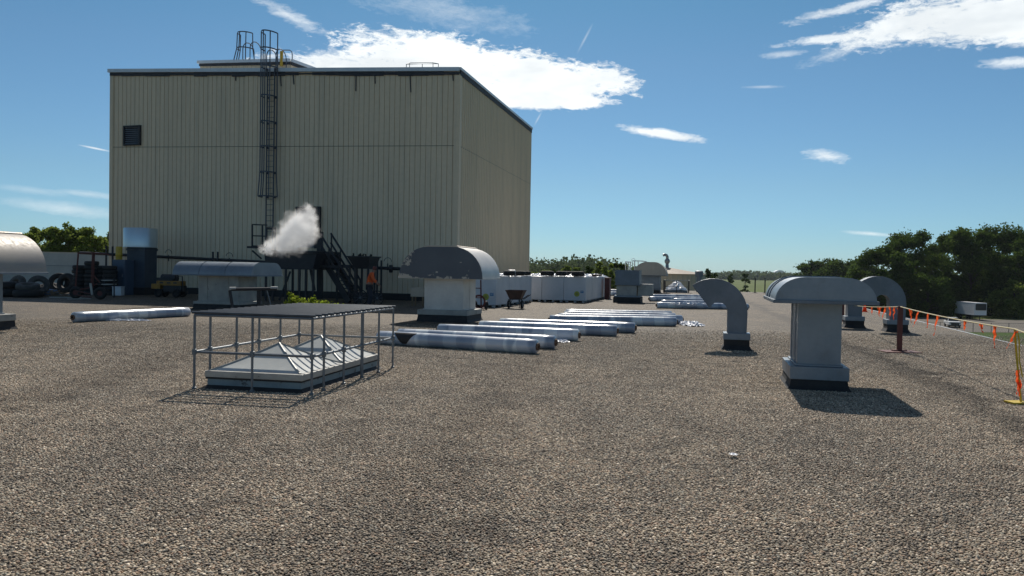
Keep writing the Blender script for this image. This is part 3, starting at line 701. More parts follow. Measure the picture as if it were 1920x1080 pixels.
# ------------------------------------------------------------------ hooded roof vents
def hood_profile(w, h, cx, lip=.03, n=9):
    pts = [(-w/2, 0), (-w/2, lip)]
    for k in range(1, n): 
        a = math.pi/2*k/n; pts.append((-w/2+cx*(1-math.cos(a)), lip+(h-lip)*math.sin(a)))
    pts.append((-w/2+cx, h)); pts.append((w/2-cx, h))
    for k in range(n-1, 0, -1):
        a = math.pi/2*k/n; pts.append((w/2-cx*(1-math.cos(a)), lip+(h-lip)*math.sin(a)))
    pts += [(w/2, lip), (w/2, 0)]
    return pts
def hood_vent(label, loc, rz, bw, bd, fh, ch, pw, pdp, hzb, hw, hl, hh, cx, mats, cap=None, seams=(), name='roof_vent', group=None, pflare=.06):
    t = thing(name, label, 'roof vent', tuple(loc), rz, group)
    mb = MB()                                     # flashing: splayed foot
    e = pflare
    vs = [(-bw/2-e, -bd/2-e, 0), (bw/2+e, -bd/2-e, 0), (bw/2+e, bd/2+e, 0), (-bw/2-e, bd/2+e, 0), (-bw/2, -bd/2, fh), (bw/2, -bd/2, fh), (bw/2, bd/2, fh), (-bw/2, bd/2, fh)]
    vm = [((a[0]*.3+b_[0]*.7), (a[1]*.3+b_[1]*.7), fh*.35) for a, b_ in zip(vs[:4], vs[4:])]
    mb.add(vs[:4]+vm+vs[4:], [(0, 1, 5, 4), (1, 2, 6, 5), (2, 3, 7, 6), (3, 0, 4, 7), (4, 5, 9, 8), (5, 6, 10, 9), (6, 7, 11, 10), (7, 4, 8, 11), (8, 9, 10, 11)])
    mb.build('base_flashing', M['tar'], t)
    mb = MB(); mb.box((0, 0, fh+ch/2), (bw+.04, bd+.04, ch)); mb.build('curb', mats[0], t, bevel=.008)
    mb = MB(); z0 = fh+ch; mb.box((0, 0, (z0+hzb+.05)/2), (pw, pdp, hzb+.05-z0))
    mb.box((0, 0, z0+.015), (pw+.06, pdp+.06, .03))
    post = mb.build('neck', mats[1], t, bevel=.006)
    for x, y in ((-pw*.5-.004, -pdp*.25), (-pw*.5-.004, pdp*.28), (pw*.5+.004, pdp*.0)):
        ms = MB(); ms.box((x, y, (z0+hzb)/2), (.02, .03, hzb-z0-.06)); ms.build('neck_seam', mats[1], post)
    prof = hood_profile(hw, hh, cx)
    mb = MB(); mb.prism(prof, (0, -hl/2, hzb), (1, 0, 0), (0, 0, 1), (0, hl, 0))
    hd = mb.build('hood', mats[2], t, smooth=True, angle=30)
    lp = MB()
    for s in (-1, 1):
        lp.box((0, s*(hl/2+.012), hzb+.02), (hw+.03, .03, .05)); lp.box((s*(hw/2+.012), 0, hzb+.02), (.03, hl+.05, .05))
    lp.build('drip_edge', mats[3], hd, bevel=.005)
    if cap is not None:
        cb = MB(); pr = hood_profile(hw*.62, .05, hw*.1)
        cb.prism([(a, b_+hh-.02) for a, b_ in hood_profile(hw*.42, .06, .1, .01)], (0, -hl/2-.02, hzb), (1, 0, 0), (0, 0, 1), (0, hl+.04, 0))
        cb.build('top_cap', cap, hd, smooth=True)
    if seams:
        po = hood_profile(hw+.012, hh+.006, cx)
        for s in seams:
            sb_ = MB()
            for (a, b_), (c, d) in zip(po, po[1:]): sb_.bar((a, s, hzb+b_), (c, s, hzb+d), .022, .006, up=(0, 1, 0))
            sb_.build('hood_seam', mats[2], hd)
    return t, hd
# near right T vent
GD = (M['galv'], M['galv'], M['galv'], M['galv_dark'])
c = G(1530, 733)+V*.68+U*.045
hood_vent('grey sheet metal vent with barrel hood standing large and nearest on the right', zv(c, 0), -TH, .77, 1.25, .15, .19, .60, 1.08, 1.27, 1.33, 2.15, .365, .40, GD, seams=(.05, .5))
# damaged hood vent
VW = (M['cream'], M['white_metal'], M['white_metal'], M['white_metal'])
c = G(838, 604.5)+V*.85-U*.18
t, hd = hood_vent('white vent with peeling dark grey hood end in front of the tall building corner', zv(c, 0), -TH, 1.62, 1.6, .22, .16, 1.3, 1.35, 1.37, 2.75, 2.05, 1.0, .96, VW, cap=M['tan_cap'])
mb = MB(); mb.prism([(a*.995, b_*.99+.004) for a, b_ in hood_profile(2.75, 1.0, .96)], (0, -2.05/2-.03, 1.37), (1, 0, 0), (0, 0, 1), (0, .026, 0))
mb.build('end_cap', M['peeling'], hd)
# left edge vent
c = Vector((-13.25, 18.9, 0))
hood_vent('broad aluminium barrel vent cut off by the left edge of the photo', c, -TH, 1.6, 2.0, .22, .16, 1.3, 1.6, 1.37, 2.62, 2.9, 1.0, .95, (M['cream'], M['galv'], M['sheen'], M['galv']), cap=M['tan_cap'])
# long low vent
c = G(418, 581)+V*.75-U*.28
hood_vent('long low grey vent with three-panel barrel hood left of the skylight cage', zv(c, 0), -TH+math.pi/2, 1.5, 1.95, .2, .1, 1.3, 1.7, 1.28, 2.15, 3.35, .52, .55, (M['cream'], M['cream'], M['galv'], M['galv_dark']), seams=(-.55, .55))
# far barrel vent
c = P(1220, 530, 68); 
hood_vent('pale grey barrel hood vent at the far end behind the boxy vent', zv(c, 0), -TH, 1.6, 1.7, .25, .15, 1.65, 1.5, 1.45, 2.75, 2.2, 1.15, 1.1, (M['galv_dark'], M['galv'], M['concrete'], M['galv_dark']), seams=(.2,))

# boxy vent in middle distance
c = G(1175, 568)+V*.7
bt = thing('roof_vent', 'boxy weathered grey vent with square head beside the white board stacks', 'roof vent', tuple(zv(c, 0)), -TH)
mb = MB(); mb.box((0, 0, .16), (1.5, 1.5, .32)); mb.build('base_flashing', M['tar'], bt)
mb = MB(); mb.box((0, 0, .36), (1.42, 1.42, .08)); mb.build('curb', M['galv'], bt)
mb = MB(); mb.box((-.05, 0, .68), (1.1, 1.1, .56)); mb.build('neck', M['cream'], bt, bevel=.01)
mb = MB(); mb.box((0, 0, 1.38), (1.32, 1.32, .84)); h_ = mb.build('head', M['galv_dark'], bt, bevel=.015)
mb = MB()
for z in (.99, 1.62, 1.79): mb.box((0, 0, z), (1.36, 1.36, .035))
mb.build('head_band', M['galv_dark'], h_)
mb = MB(); mb.box((.95, .25, .72), (.8, .8, .66)); mb.build('side_box', M['cream'], bt, bevel=.01)

# galvanised drum hood at the wall
c = zv(P(263, 540, 44), 0)
dt = thing('roof_vent', 'bright galvanised drum hood on a dark blue box before the tall wall', 'roof vent', tuple(c), -TH)
mb = MB(); zt = P(263, 428, 44).z; zb_ = P(263, 464, 44).z
mb.lathe([(0, zb_), (.88, zb_), (.88, zb_+.03), (.86, zb_+.05), (.86, zt-.04), (.83, zt), (0, zt+.05)], (0, 0, 0), 40)
mb.build('drum_hood', M['galv_bright'], dt, smooth=True)
mb = MB(); mb.box((.1, 0, zb_/2+.2), (1.12, 1.0, zb_-.4)); mb.box((.1, 0, zb_-.12), (1.2, 1.08, .12)); mb.build('duct_box', M['navy'], dt, bevel=.01)
mb = MB(); mb.box((.1, 0, .2), (1.3, 1.2, .4)); mb.build('base_flashing', M['tar'], dt)
c = zv(P(231, 540, 43.2), 0)
bc = thing('utility_cabinet', 'blue metal cabinet beside the drum-hooded vent by the tall wall', 'cabinet', tuple(c), -TH)
zt = P(231, 487, 43.2).z
mb = MB(); mb.box((0, 0, zt/2), (.8, .7, zt)); mb.build('body', M['blue'], bc, bevel=.015)
mb = MB(); mb.box((0, -.36, zt/2), (.7, .03, zt-.3)); dr = mb.build('door', M['blue'], bc, bevel=.006)
mb = MB(); mb.box((.28, -.4, zt*.55), (.03, .05, .16)); mb.build('handle', M['galv'], dr)
yd = MB(); c2 = P(223, 487, 43.0); yd.lathe([(0, 0), (.17, 0), (.17, .25), (.175, .26), (.17, .27), (.17, .66), (.15, .70), (0, .70)], (0, 0, 0), 20)
yo = yd.build('yellow_drum', M['yellow'], smooth=True); yo.location = (c2.x, c2.y, zt+.002); tag(yo, 'yellow drum standing on top of the blue cabinet', 'drum')

# ------------------------------------------------------------------ elbow ducts
def elbow(label, base, s=1.0, dep=.44):
    t = thing('elbow_duct', label, 'roof duct', tuple(base), -TH, 'curved elbow ducts along the right')
    w = .42*s
    mb = MB(); e = .06
    fh = .24
    b0 = .27*s
    vs = [(-b0-e, -b0-e, 0), (b0+e, -b0-e, 0), (b0+e, b0+e, 0), (-b0-e, b0+e, 0), (-b0, -b0, .1), (b0, -b0, .1), (b0, b0, .1), (-b0, b0, .1), (-b0, -b0, fh), (b0, -b0, fh), (b0, b0, fh), (-b0, b0, fh)]
    mb.add(vs, [(0, 1, 5, 4), (1, 2, 6, 5), (2, 3, 7, 6), (3, 0, 4, 7), (4, 5, 9, 8), (5, 6, 10, 9), (6, 7, 11, 10), (7, 4, 8, 11), (8, 9, 10, 11)])
    mb.build('base_flashing', M['tar'], t)
    mb = MB(); mb.box((0, 0, fh+.06), (.57*s, .57*s, .14)); mb.build('curb', M['galv'], t, bevel=.006)
    # side outline in x,z: centre of the bend left of the neck
    px = lambda x, y: ((x-1381)*.0116*s, (658-y)*.0116*s)
    outer = [px(1336+63*math.cos(a), 588-64*math.sin(a)) for a in [math.radians(k) for k in range(0, 129, 8)]]
    outline = [px(1398, 632)]+outer+[px(1299, 539.5), px(1331, 580), px(1334, 574), px(1339, 569.5), px(1346, 568), px(1354, 570), px(1360, 575), px(1363, 582), px(1363, 632)]
    mb = MB(); mb.prism(outline, (0, -dep*s/2, 0), (1, 0, 0), (0, 0, 1), (0, dep*s, 0))
    mb.build('elbow', M['galv_dark'], t, smooth=True, angle=25)
    # edge beads along outer curve
    mb = MB()
    for sgn in (-1, 1):
        q = [(a, sgn*dep*s/2, b_) for a, b_ in [px(1398, 632)]+outer]
        mb.tube(q, .008, 5)
    mb.build('edge_bead', M['galv_dark'], t)
    # dark mouth inset, 3 mm proud of the cut face
    A_, B_ = Vector((px(1299, 539.5)[0], 0, px(1299, 539.5)[1])), Vector((px(1331, 580)[0], 0, px(1331, 580)[1]))
    d = (B_-A_).normalized(); nn = Vector((-d.z, 0, d.x)); nn = nn if nn.x < 0 else -nn
    mb = MB(); mb.box((A_+B_)/2+nn*.003, ((B_-A_).length-.06, dep*s-.05, .008), X=d, Y=Vector((0, 1, 0)), Zd=nn); mb.build('mouth', M['hole'], t)
    return t
elbow('grey elbow duct standing alone with its mouth to the left, centre right', zv(G(1381, 657)+V*.27, 0))
elbow('grey elbow duct behind the red line stand, rightmost of the three', zv(G(1683, 623)+V*.3, 0), 1.08)
elbow('grey elbow duct mostly hidden behind the near barrel hood', zv(G(1603, 615)+V*.3, 0), 1.04)

# ------------------------------------------------------------------ skylight and its pipe cage
FLc = G(364, 730); 
Kz = -R_(11.3)
cg = thing('skylight_cage', 'galvanised pipe cage with rod top standing over the near skylight', 'cage', tuple(zv(FLc, 0)), Kz)
CW, CL, CH = 1.68, 3.05, .99
def pipe(pts, r=.021, n=8): 
    mb = MB(); mb.tube(pts, r, n); return mb
posts = [(0, 0), (CW/2, 0), (CW, 0), (CW, .36), (CW, 1.02), (CW, 1.7), (CW, 2.39), (CW, CL), (0, .37), (0, 1.05), (0, 1.7), (0, 2.38), (0, CL)]
for i, (x, y) in enumerate(posts):
    mb = pipe([(x, y, 0), (x, y, CH)], .017 if i not in (5,) else .026)
    mb.lathe([(.0, 0), (.032, 0), (.032, .03), (.02, .035)], (x, y, 0.0), 8)
    mb.lathe([(.019, .46), (.032, .465), (.032, .535), (.019, .54)], (x, y, 0.0), 8)
    mb.build('post', M['cage'], cg, smooth=True)
for z, nm in ((.5, 'mid_rail'), (CH, 'top_rail')):
    for a, b_ in (((0, 0, z), (CW, 0, z)), ((CW, 0, z), (CW, CL, z)), ((CW, CL, z), (0, CL, z)), ((0, CL, z), (0, 0, z))):
        pipe([a, b_], .018).build(nm, M['cage'], cg, smooth=True)
for i in range(17):
    y = .0+CL*i/16
    pipe([(-.04, y, CH+.036), (CW+.04, y, CH+.034)], .018, 8).build('top_rod', M['rod'], cg, smooth=True)
sk = thing('skylight', 'low twin pyramid milky skylight on a flaking pale blue curb inside the pipe cage', 'skylight', tuple(zv(FLc, 0)), Kz)
x0, x1, y0, y1 = .11, 1.47, .13, 2.9
mb = MB(); e = .08
mb.add([(x0-e, y0-e, 0), (x1+e, y0-e, 0), (x1+e, y1+e, 0), (x0-e, y1+e, 0), (x0, y0, .05), (x1, y0, .05), (x1, y1, .05), (x0, y1, .05)], [(0, 1, 5, 4), (1, 2, 6, 5), (2, 3, 7, 6), (3, 0, 4, 7), (4, 5, 6, 7)])
mb.build('base_flashing', M['tar'], sk)
mb = MB(); mb.box(((x0+x1)/2, (y0+y1)/2, .09), (x1-x0, y1-y0, .09)); mb.build('curb', M['teal'], sk, bevel=.006)
mb = MB(); mb.box(((x0+x1)/2, (y0+y1)/2, .145), (x1-x0+.03, y1-y0+.03, .02)); mb.build('curb_joint', M['tar'], sk)
mb = MB(); mb.box(((x0+x1)/2, (y0+y1)/2, .2), (x1-x0+.05, y1-y0+.05, .085)); mb.build('frame', M['frame_white'], sk, bevel=.008)
ym = (y0+y1)/2
for a, b_ in ((y0+.03, ym-.015), (ym+.015, y1-.03)):
    xa, xb = x0+.03, x1-.03; z0 = .245; ap = ((xa+xb)/2, (a+b_)/2, .575); mb = MB()
    # gently bowed faces: subdivide each triangle toward the apex
    ks = 8; ring = []
    for k in range(ks+1):
        t = k/ks; zz = z0+(ap[2]-z0)*(t**1.15)
        ring.append([(xa+(ap[0]-xa)*t, a+(ap[1]-a)*t, zz), (xb+(ap[0]-xb)*t, a+(ap[1]-a)*t, zz), (xb+(ap[0]-xb)*t, b_+(ap[1]-b_)*t, zz), (xa+(ap[0]-xa)*t, b_+(ap[1]-b_)*t, zz)])
    vs = [v for r in ring[:-1] for v in r]+[ap]; fs = []
    for k in range(ks-1):
        for j in range(4): fs.append((k*4+j, k*4+(j+1) % 4, (k+1)*4+(j+1) % 4, (k+1)*4+j))
    for j in range(4): fs.append(((ks-1)*4+j, (ks-1)*4+(j+1) % 4, len(vs)-1))
    mb.add(vs, fs); pn_ = mb.build('dome', M['milky'], sk, smooth=True, angle=20)
    mb = MB()
    for j in range(4): mb.tube([ring[k][j] for k in range(ks)]+[ap], .016, 6)
    mb.build('dome_ridge', M['frame_white'], pn_, smooth=True)

# ------------------------------------------------------------------ wrapped rolls
def roll(label, pl, pr, dia=.30, group='film wrapped rolls lying on the roof', name='wrapped_roll', patch=None):
    a, b_ = zv(G(*pl), 0), zv(G(*pr), 0); L = (b_-a).length; d = (b_-a)/L
    t = thing(name, label, 'wrapped roll', tuple((a+b_)/2+Vector((-d.y, d.x, 0))*0), math.atan2(d.y, d.x), group)
    r = dia/2; mb = MB(); n = 26; rg = []
    rr = random.Random(label)
    prof = [(-L/2, .45), (-L/2+.005, .8), (-L/2+.03, .97)]+[(-L/2+L*k/14+.0, 1+rr.uniform(-.012, .012)) for k in range(1, 14)]+[(L/2-.03, .97), (L/2-.005, .8), (L/2, .45)]
    mb.lathe([(r*q, x) for x, q in prof], (0, 0, r*.985), n, 'X')
    o = mb.build('film_wrap', M['roll'], t, smooth=True, angle=60)
    for s in (-1, 1):
        mb = MB(); mb.lathe([(r*.5, 0), (r*.5, s*.035), (r*.33, s*.04), (r*.33, s*-.01)], (s*L/2, 0, r*.985), 18, 'X'); mb.build('core_end', M['cardboard'], t, smooth=True)
        mb = MB(); mb.lathe([(0, 0), (r*.33, 0)], (s*(L/2+.006), 0, r*.985), 16, 'X'); mb.build('core_hole', M['hole'], t)
    return t, L, r
rolls = [
 ('front roll of the near row with a black diamond patch', (710, 645), (1007, 664)),
 ('second roll of the near row, touching behind the patched one', (747, 640), (1041, 655)),
 ('third roll of the near row, ending below the wheelbarrow', (822, 629), (1085, 640)),
 ('roll of the near row ending with a bright cut face, fourth from front', (899, 621.5), (1157, 631)),
 ('fifth roll of the near row, close behind the fourth', (937, 615.5), (1191, 625)),
 ('sixth roll of the near row beside the torn plastic heap', (1030, 608), (1268, 612)),
 ('short-looking roll whose end peeks out beside the torn plastic heap', (1046, 603.5), (1279, 607.5)),
 ('second last roll at the back of the near row', (1057, 598.5), (1266, 602.5)),
 ('thin rearmost roll of the near row', (1060, 594.5), (1259, 598)),
 ('front roll of the far row, passing behind the elbow duct', (1231, 578), (1403, 581)),
 ('second roll of the far row behind the elbow duct mouth', (1239, 573), (1390, 575.5)),
 ('third roll of the far row, starting farther right', (1262, 569), (1384, 571)),
 ('fourth roll of the far row, reaching to the boxy vent', (1217, 565), (1368, 566.5)),
 ('rearmost pale roll of the far row below the small cage', (1219, 560), (1345, 561.5)),
 ('dark rolled bundle lying left of the boxy vent', (1141, 554.5), (1177, 555)),
 ('pale rolled bundle behind the dark one left of the boxy vent', (1143, 549.5), (1172, 550)),
 ('single wrapped roll lying alone on the gravel at left', (137, 605), (353, 593)),
]
for i, (lb_, a, b_) in enumerate(rolls):
    t, L, r = roll(lb_ if 'roll' in lb_ else lb_, a, b_, .30)
    if i == 0:
        # black torn patch wrapped on the front of the roll
        x0, x1 = -L/2+L*.12, -L/2+L*.27; mb = MB(); vs = []; fs = []; nx, na = 12, 10
        for ix in range(nx+1):
            u = ix/nx; x = x0+(x1-x0)*u; half = 1-abs(u-.5)*1.2*1.0
            for ia in range(na+1):
                v = ia/na; top, bot = R_(62), R_(62-100*max(.05, min(1, (1-abs(u-.5)*2)*1.25)))
                a_ = top+(bot-top)*v; vs.append((x, -math.cos(a_)*(r*1.015+.003), r*.985+math.sin(a_)*(r*1.015+.003)))
        for ix in range(nx):
            for ia in range(na): k = ix*(na+1)+ia; fs.append((k, k+1, k+na+2, k+na+1))
        mb.add(vs, fs); mb.build('black_patch', M['tar'], t, smooth=True)

def crumple(name, label, c, sx_, sy_, h, seed, mt=None, cat='plastic sheet', rz=0):
    rr = random.Random(seed); mb = MB(); nx, ny = 26, 16; vs = []; fs = []
    for i in range(nx+1):
        for j in range(ny+1):
            u, v = i/nx*2-1, j/ny*2-1; e = max(0, 1-(u*u+v*v)**.5)
            vs.append((u*sx_*(1+.12*rr.uniform(-1, 1)), v*sy_*(1+.15*rr.uniform(-1, 1)), .012+h*min(1, e*2.5)*rr.uniform(.1, 1)))
    for i in range(nx):
        for j in range(ny):
            u, v = (i+.5)/nx*2-1, (j+.5)/ny*2-1
            if u*u+v*v > .75+rr.uniform(0, .25): continue
            k = i*(ny+1)+j; fs.append((k, k+1, k+ny+2, k+ny+1))
    mb.add(vs, fs); o = mb.build(name, mt or M['film']); o.location = zv(Vector(c), Vector(c).z if len(c) > 2 else 0); o.rotation_euler = (0, 0, rz)
    return tag(o, label, cat)
crumple('plastic_scrap', 'torn white plastic heap at the right end of the near row of rolls', G(1296, 610), .42, .75, .13, 4)
crumple('plastic_scrap', 'strip of white plastic along the foot of the lone left roll', G(238, 602), .75, .12, .06, 5, rz=.2)
crumple('plastic_scrap', 'small scrap of plastic by the end of the third near roll', G(1052, 641), .22, .3, .06, 6)
crumple('paper_scrap', 'small white scrap of paper alone on the foreground gravel', P(1375, 859-5, G(1375, 859).y), .04, .05, .008, 7, M['film'], 'paper')
crumple('plastic_scrap', 'loose pale plastic tail draped on the front far roll', P(1290, 571, 37.5), .9, .16, .12, 8, rz=-.15)

# ------------------------------------------------------------------ wrapped board stacks
BLOCKS = []
def tyre_mb(R=.38, r=.115, n=28, w=1.0):
    mb = MB(); prof = []
    for k in range(12):
        a = 2*math.pi*k/12; ca, sa_ = math.cos(a), math.sin(a)
        prof.append((R-r+r*(abs(ca)**.6)*(1 if ca > 0 else -1), r*w*(abs(sa_)**.7)*(1 if sa_ > 0 else -1)))
    mb.lathe(prof, (0, 0, r*w), n, close=True); return mb
def tyre_proto(R, r, w=1.0, mt='tyre'):
    o = tyre_mb(R, r, w=w).build('tyre', M[mt], smooth=True, angle=50); return o
def tread_blocks(): pass
used = {}
def put_tyre(loc, label, R=.38, r=.115, w=1.0, rot=(0, 0, 0), mt='tyre', group=None):
    key = (R, r, w, mt)
    if key not in used: o = used[key] = tyre_proto(R, r, w, mt)
    else: o = used[key].copy(); COL.objects.link(o)
    o.location = loc; o.rotation_euler = rot
    if 'group' in o: del o['group']
    return tag(o, label, 'tyre', group)

BH = 1.30
def block(origin, i, j, label, lab=False):
    """origin = near right bottom corner; i units left, j units away"""
    w, l = 1.22, 2.40
    c = origin - U*(w*(i+.5)+.002*i) + V*(l*(j+.5)+.03*j)
    t = thing('board_stack', label, 'wrapped stack', tuple(zv(c, 0)), -TH, 'white film wrapped stacks of insulation boards')
    rr = random.Random(i*7+j); hh = BH+rr.uniform(-.02, .02)
    mb = MB(); mb.box((0, 0, .09+hh/2), (w-.012, l-.03, hh-.0)); o = mb.build('boards', M['wrap_white'], t, bevel=.02)
    mb = MB()
    for x in (-.45, 0, .45):
        for y in (-1.0, 0, 1.0): mb.box((x, y, .045), (.12, .14, .09))
    mb.build('pallet_feet', M['wrap_white'], t)
    if lab:
        mb = MB(); mb.lathe([(0, 0), (.15, 0), (.15, .004), (0, .004)], (.12, -l/2+.008, .46), 20, 'Y'); l1 = mb.build('yellow_label', M['label_yellow'], t)
        mb = MB(); mb.box((.40, -l/2+.010, .58), (.17, .012, .13)); l2 = mb.build('blue_label', M['label_blue'], t)
        mb = MB(); mb.box((.40, -l/2+.002, .60), (.13, .006, .02)); mb.box((.38, -l/2+.002, .565), (.08, .006, .015)); mb.build('label_text', M['label_white'], l2)
        mb = MB(); 
        for k in range(3): mb.box((.12, -l/2+.004, .42+k*.045), (.16-.03*k, .006, .012))
        mb.build('label_text', M['leaf_dark'] if False else M['trim_dark'], l1)
    # horizontal sheet edges under film
    mb = MB()
    for k in range(1, 12): mb.box((0, 0, .09+hh*k/12), (w-.008, l-.018, .012))
    mb.build('board_edges', M['wrap_white'], t)
    return t, c, .09+hh
oA = zv(G(930, 576.5), 0); oB = zv(G(1098, 567.5), 0)
nmx = ['right', 'middle', 'left']; nmy = ['front', 'second', 'third', 'rear']
tops = []
for j in range(3):
    for i in range(2):
        t, c, zt = block(oA, i, j, 'white wrapped board stack, %s row %s column of the block beside the wheelbarrow' % (nmy[j] if j < 2 else 'rear', ('right', 'left')[i]), lab=(i == 0 and j == 0)); tops.append((c, zt, 'A', i, j))
for j in range(4):
    for i in range(3):
        t, c, zt = block(oB, i, j, 'white wrapped board stack, %s row %s column of the farther block with tyres on top' % (nmy[j], nmx[i]), lab=(i == 0 and j == 0)); tops.append((c, zt, 'B', i, j))
k = 0
for c, zt, bl, i, j in tops:
    crumple('plastic_film', 'crumpled white film on top of the %s %s stack of the %s block' % (nmy[j], nmx[i] if bl == 'B' else ('right', 'left')[i], 'nearer' if bl == 'A' else 'farther'), (c.x, c.y, zt), .66, 1.25, .16, 20+k, rz=-TH); k += 1
def at_top(px, py, z): 
    return G(px, py, z)
for px_, nm in ((955, 'front'), (975, 'middle'), (986.5, 'back')):
    d = {955: 36.6, 975: 39.6, 986.5: 41.6}[px_]; p = P(px_, 518, d); put_tyre((p.x, p.y, BH+.13), 'black tyre weighing down film on the nearer board block, %s one' % nm, R=.28 if nm != 'back' else .25)
for px_, d, R, lb_ in ((1026, 43.9, .38, 'large black tyre, leftmost on the farther board block'), (1052.5, 43.7, .31, 'smaller black tyre between two others on the farther board block'), (1084, 43.4, .36, 'black tyre on the right front corner of the farther board block'), (1066, 46.0, .33, 'black tyre lying behind the front three on the farther block')):
    p = P(px_, 516, d); put_tyre((p.x, p.y, BH+.13), lb_, R=R, r=.13)
mb = MB(); mb.box((0, 0, .14), (.34, .3, .28)); o = mb.build('foam_box', M['wrap_white'], bevel=.02); p = P(960, 512, 38.2); o.location = (p.x, p.y, BH+.12); tag(o, 'small white foam box on the nearer board block between tyres', 'box')
mb = MB(); mb.box((0, 0, .05), (.5, .8, .1), -TH); o = mb.build('cardboard_sheet', M['cardboard'], bevel=.01); p = P(1119, 514, 47); o.location = (p.x, p.y, BH+.14); tag(o, 'flat brown cardboard piece on the farther board block', 'cardboard')
# red board behind block B and wooden box
mb = MB(); p = zv(P(1139.5, 540, 50), 0); mb.box((0, 0, .65), (.3, .9, 1.3), -TH); mb.box((0, 0, 1.32), (.34, .94, .04), -TH); o = mb.build('red_barrier', M['red_steel'], bevel=.03); o.location = p; tag(o, 'red panel standing at the right end of the farther board block', 'panel')
wbx = thing('wooden_box', 'small pale wooden box left of the peeling white vent', 'box', tuple(zv(P(786, 560, 36), 0)), -TH)
z0_, z1_ = P(786, 556, 36).z, P(786, 539, 36).z
mb = MB()
for s in (-1, 1): mb.box((s*.3, 0, (z0_+z1_)/2), (.03, .5, z1_-z0_)); mb.box((0, s*.25, (z0_+z1_)/2), (.57, .03, z1_-z0_))
mb.build('sides', M['tan_cap'], wbx)
mb = MB()
for x in (-.25, .25):
    for y in (-.2, .2): mb.box((x, y, z0_/2), (.06, .06, z0_))
mb.build('legs', M['wood'], wbx)

# ------------------------------------------------------------------ wheelbarrow
wp = zv(G(967, 578.5), 0)
wb_ = thing('wheelbarrow', 'rusty two-wheeled wheelbarrow parked in front of the white board stacks', 'wheelbarrow', tuple(wp), -TH)
mb = MB(); rz_ = .36
zt, zb_ = .80, .42
def ring(w, l, z, x=0): return [(x-w, -l, z), (x+w, -l, z), (x+w, l, z), (x-w, l, z)]
vs = ring(.40, .33, zt)+ring(.24, .22, zb_, .0)+ring(.385, .315, zt)+ring(.22, .2, zb_+.02)
mb.add(vs, [(0, 1, 5, 4), (1, 2, 6, 5), (2, 3, 7, 6), (3, 0, 4, 7), (4, 5, 6, 7), (8, 9, 13, 12), (9, 10, 14, 13), (10, 11, 15, 14), (11, 8, 12, 15), (12, 13, 14, 15), (0, 1, 9, 8), (1, 2, 10, 9), (2, 3, 11, 10), (3, 0, 8, 11)])
mb.tube([Vector(v) for v in ring(.40, .33, zt)], .018, 6, closed=True)
mb.build('tray', M['rust'], wb_)
for s in (-1, 1):
    w = MB(); prof = [(.19-.05+.05*math.cos(a), .05*math.sin(a)) for a in [2*math.pi*k/10 for k in range(10)]]
    w.lathe(prof, (s*.30, -.05, .19), 20, 'X', close=True); wh = w.build('wheel', M['tyre'], wb_, smooth=True)
    w = MB(); w.lathe([(0, -.03), (.1, -.03), (.1, .03), (0, .03)], (s*.30, -.05, .19), 14, 'X'); w.build('rim', M['galv_dark'], wh)
mb = MB(); mb.tube([(-.3, -.05, .19), (.3, -.05, .19)], .015, 6)
for s in (-1, 1):
    mb.tube([(-.3, s*.2, .40), (.32, s*.2, .42), (.62, s*.2, .62)], .018, 6); mb.tube([(.18, s*.2, .42), (.24, s*.22, .02), (.34, s*.22, .02)], .016, 6); mb.tube([(-.24, -.05, .19), (-.2, s*.2, .41)], .016, 6); mb.tube([(.24, -.05, .19), (.2, s*.2, .41)], .016, 6)
mb.tube([(-.2, -.2, .1), (.3, -.2, .06)], .014, 6)
mb.build('undercarriage', M['black_steel'], wb_)
# red hose cart hidden by peeling vent
rc = thing('hand_truck', 'red hand truck half hidden behind the peeling white vent', 'hand truck', tuple(zv(P(898, 577, 33.5), 0)), -TH)
mb = MB()
for s in (-1, 1): mb.bar((s*.15-.08, .1, .1), (s*.15-.15, .2, 1.25), .05, .05)
mb.bar((-.3, .15, .9), (.05, .15, .9), .04); mb.bar((-.28, .13, .5), (.08, .13, .5), .04); mb.box((.0, 0, .06), (.5, .4, .04)); mb.build('frame', M['red_steel'], rc)
for s, nm in ((-1, 1), (1, 1)):
    w = MB(); w.lathe([(.19-.05+.05*math.cos(a), .05*math.sin(a)) for a in [2*math.pi*k/10 for k in range(10)]], (.05+s*.24, .1, .19), 18, 'X', close=True); w.build('wheel', M['tyre'], rc, smooth=True)
mb = MB(); mb.lathe([(.26, -.02), (.3, 0), (.26, .02), (.22, 0)], (.02, -.1, .34), 20, 'Y', close=True); mb.build('hose_coil', M['red_steel'], rc, smooth=True)

# ------------------------------------------------------------------ far equipment
# railings left of far barrel vent
fr = thing('access_ladder_rails', 'pale pipe grab rails standing above the boxy vent', 'railing', tuple(zv(P(1185, 540, 72), 0)))
mb = MB(); D = 72
for x in (1173, 1178, 1182): mb.tube([P(x, 491, D), zv(P(x, 540, D), 0)], .045, 6)
mb.tube([P(1172, 491, D), P(1184, 491.5, D)], .045, 6); mb.build('short_frame', M['trim'], fr, world=True)
mb = MB(); mb.tube([P(1186, 497, D), P(1186, 489, D), P(1204, 489.5, D), P(1213, 491, D)], .05, 6); mb.tube([P(1190, 489.5, D), zv(P(1190, 540, D), 0)], .05, 6)
mb.tube([P(1196.5, 489.5, D), zv(P(1196.5, 540, D), 0)], .04, 6)
mb.tube([P(1184, 489, D), P(1184.5, 486, D), P(1187, 484.5, D), P(1190, 485.5, D), P(1191, 489, D)], .02, 5); mb.build('grab_rail', M['trim'], fr, world=True)
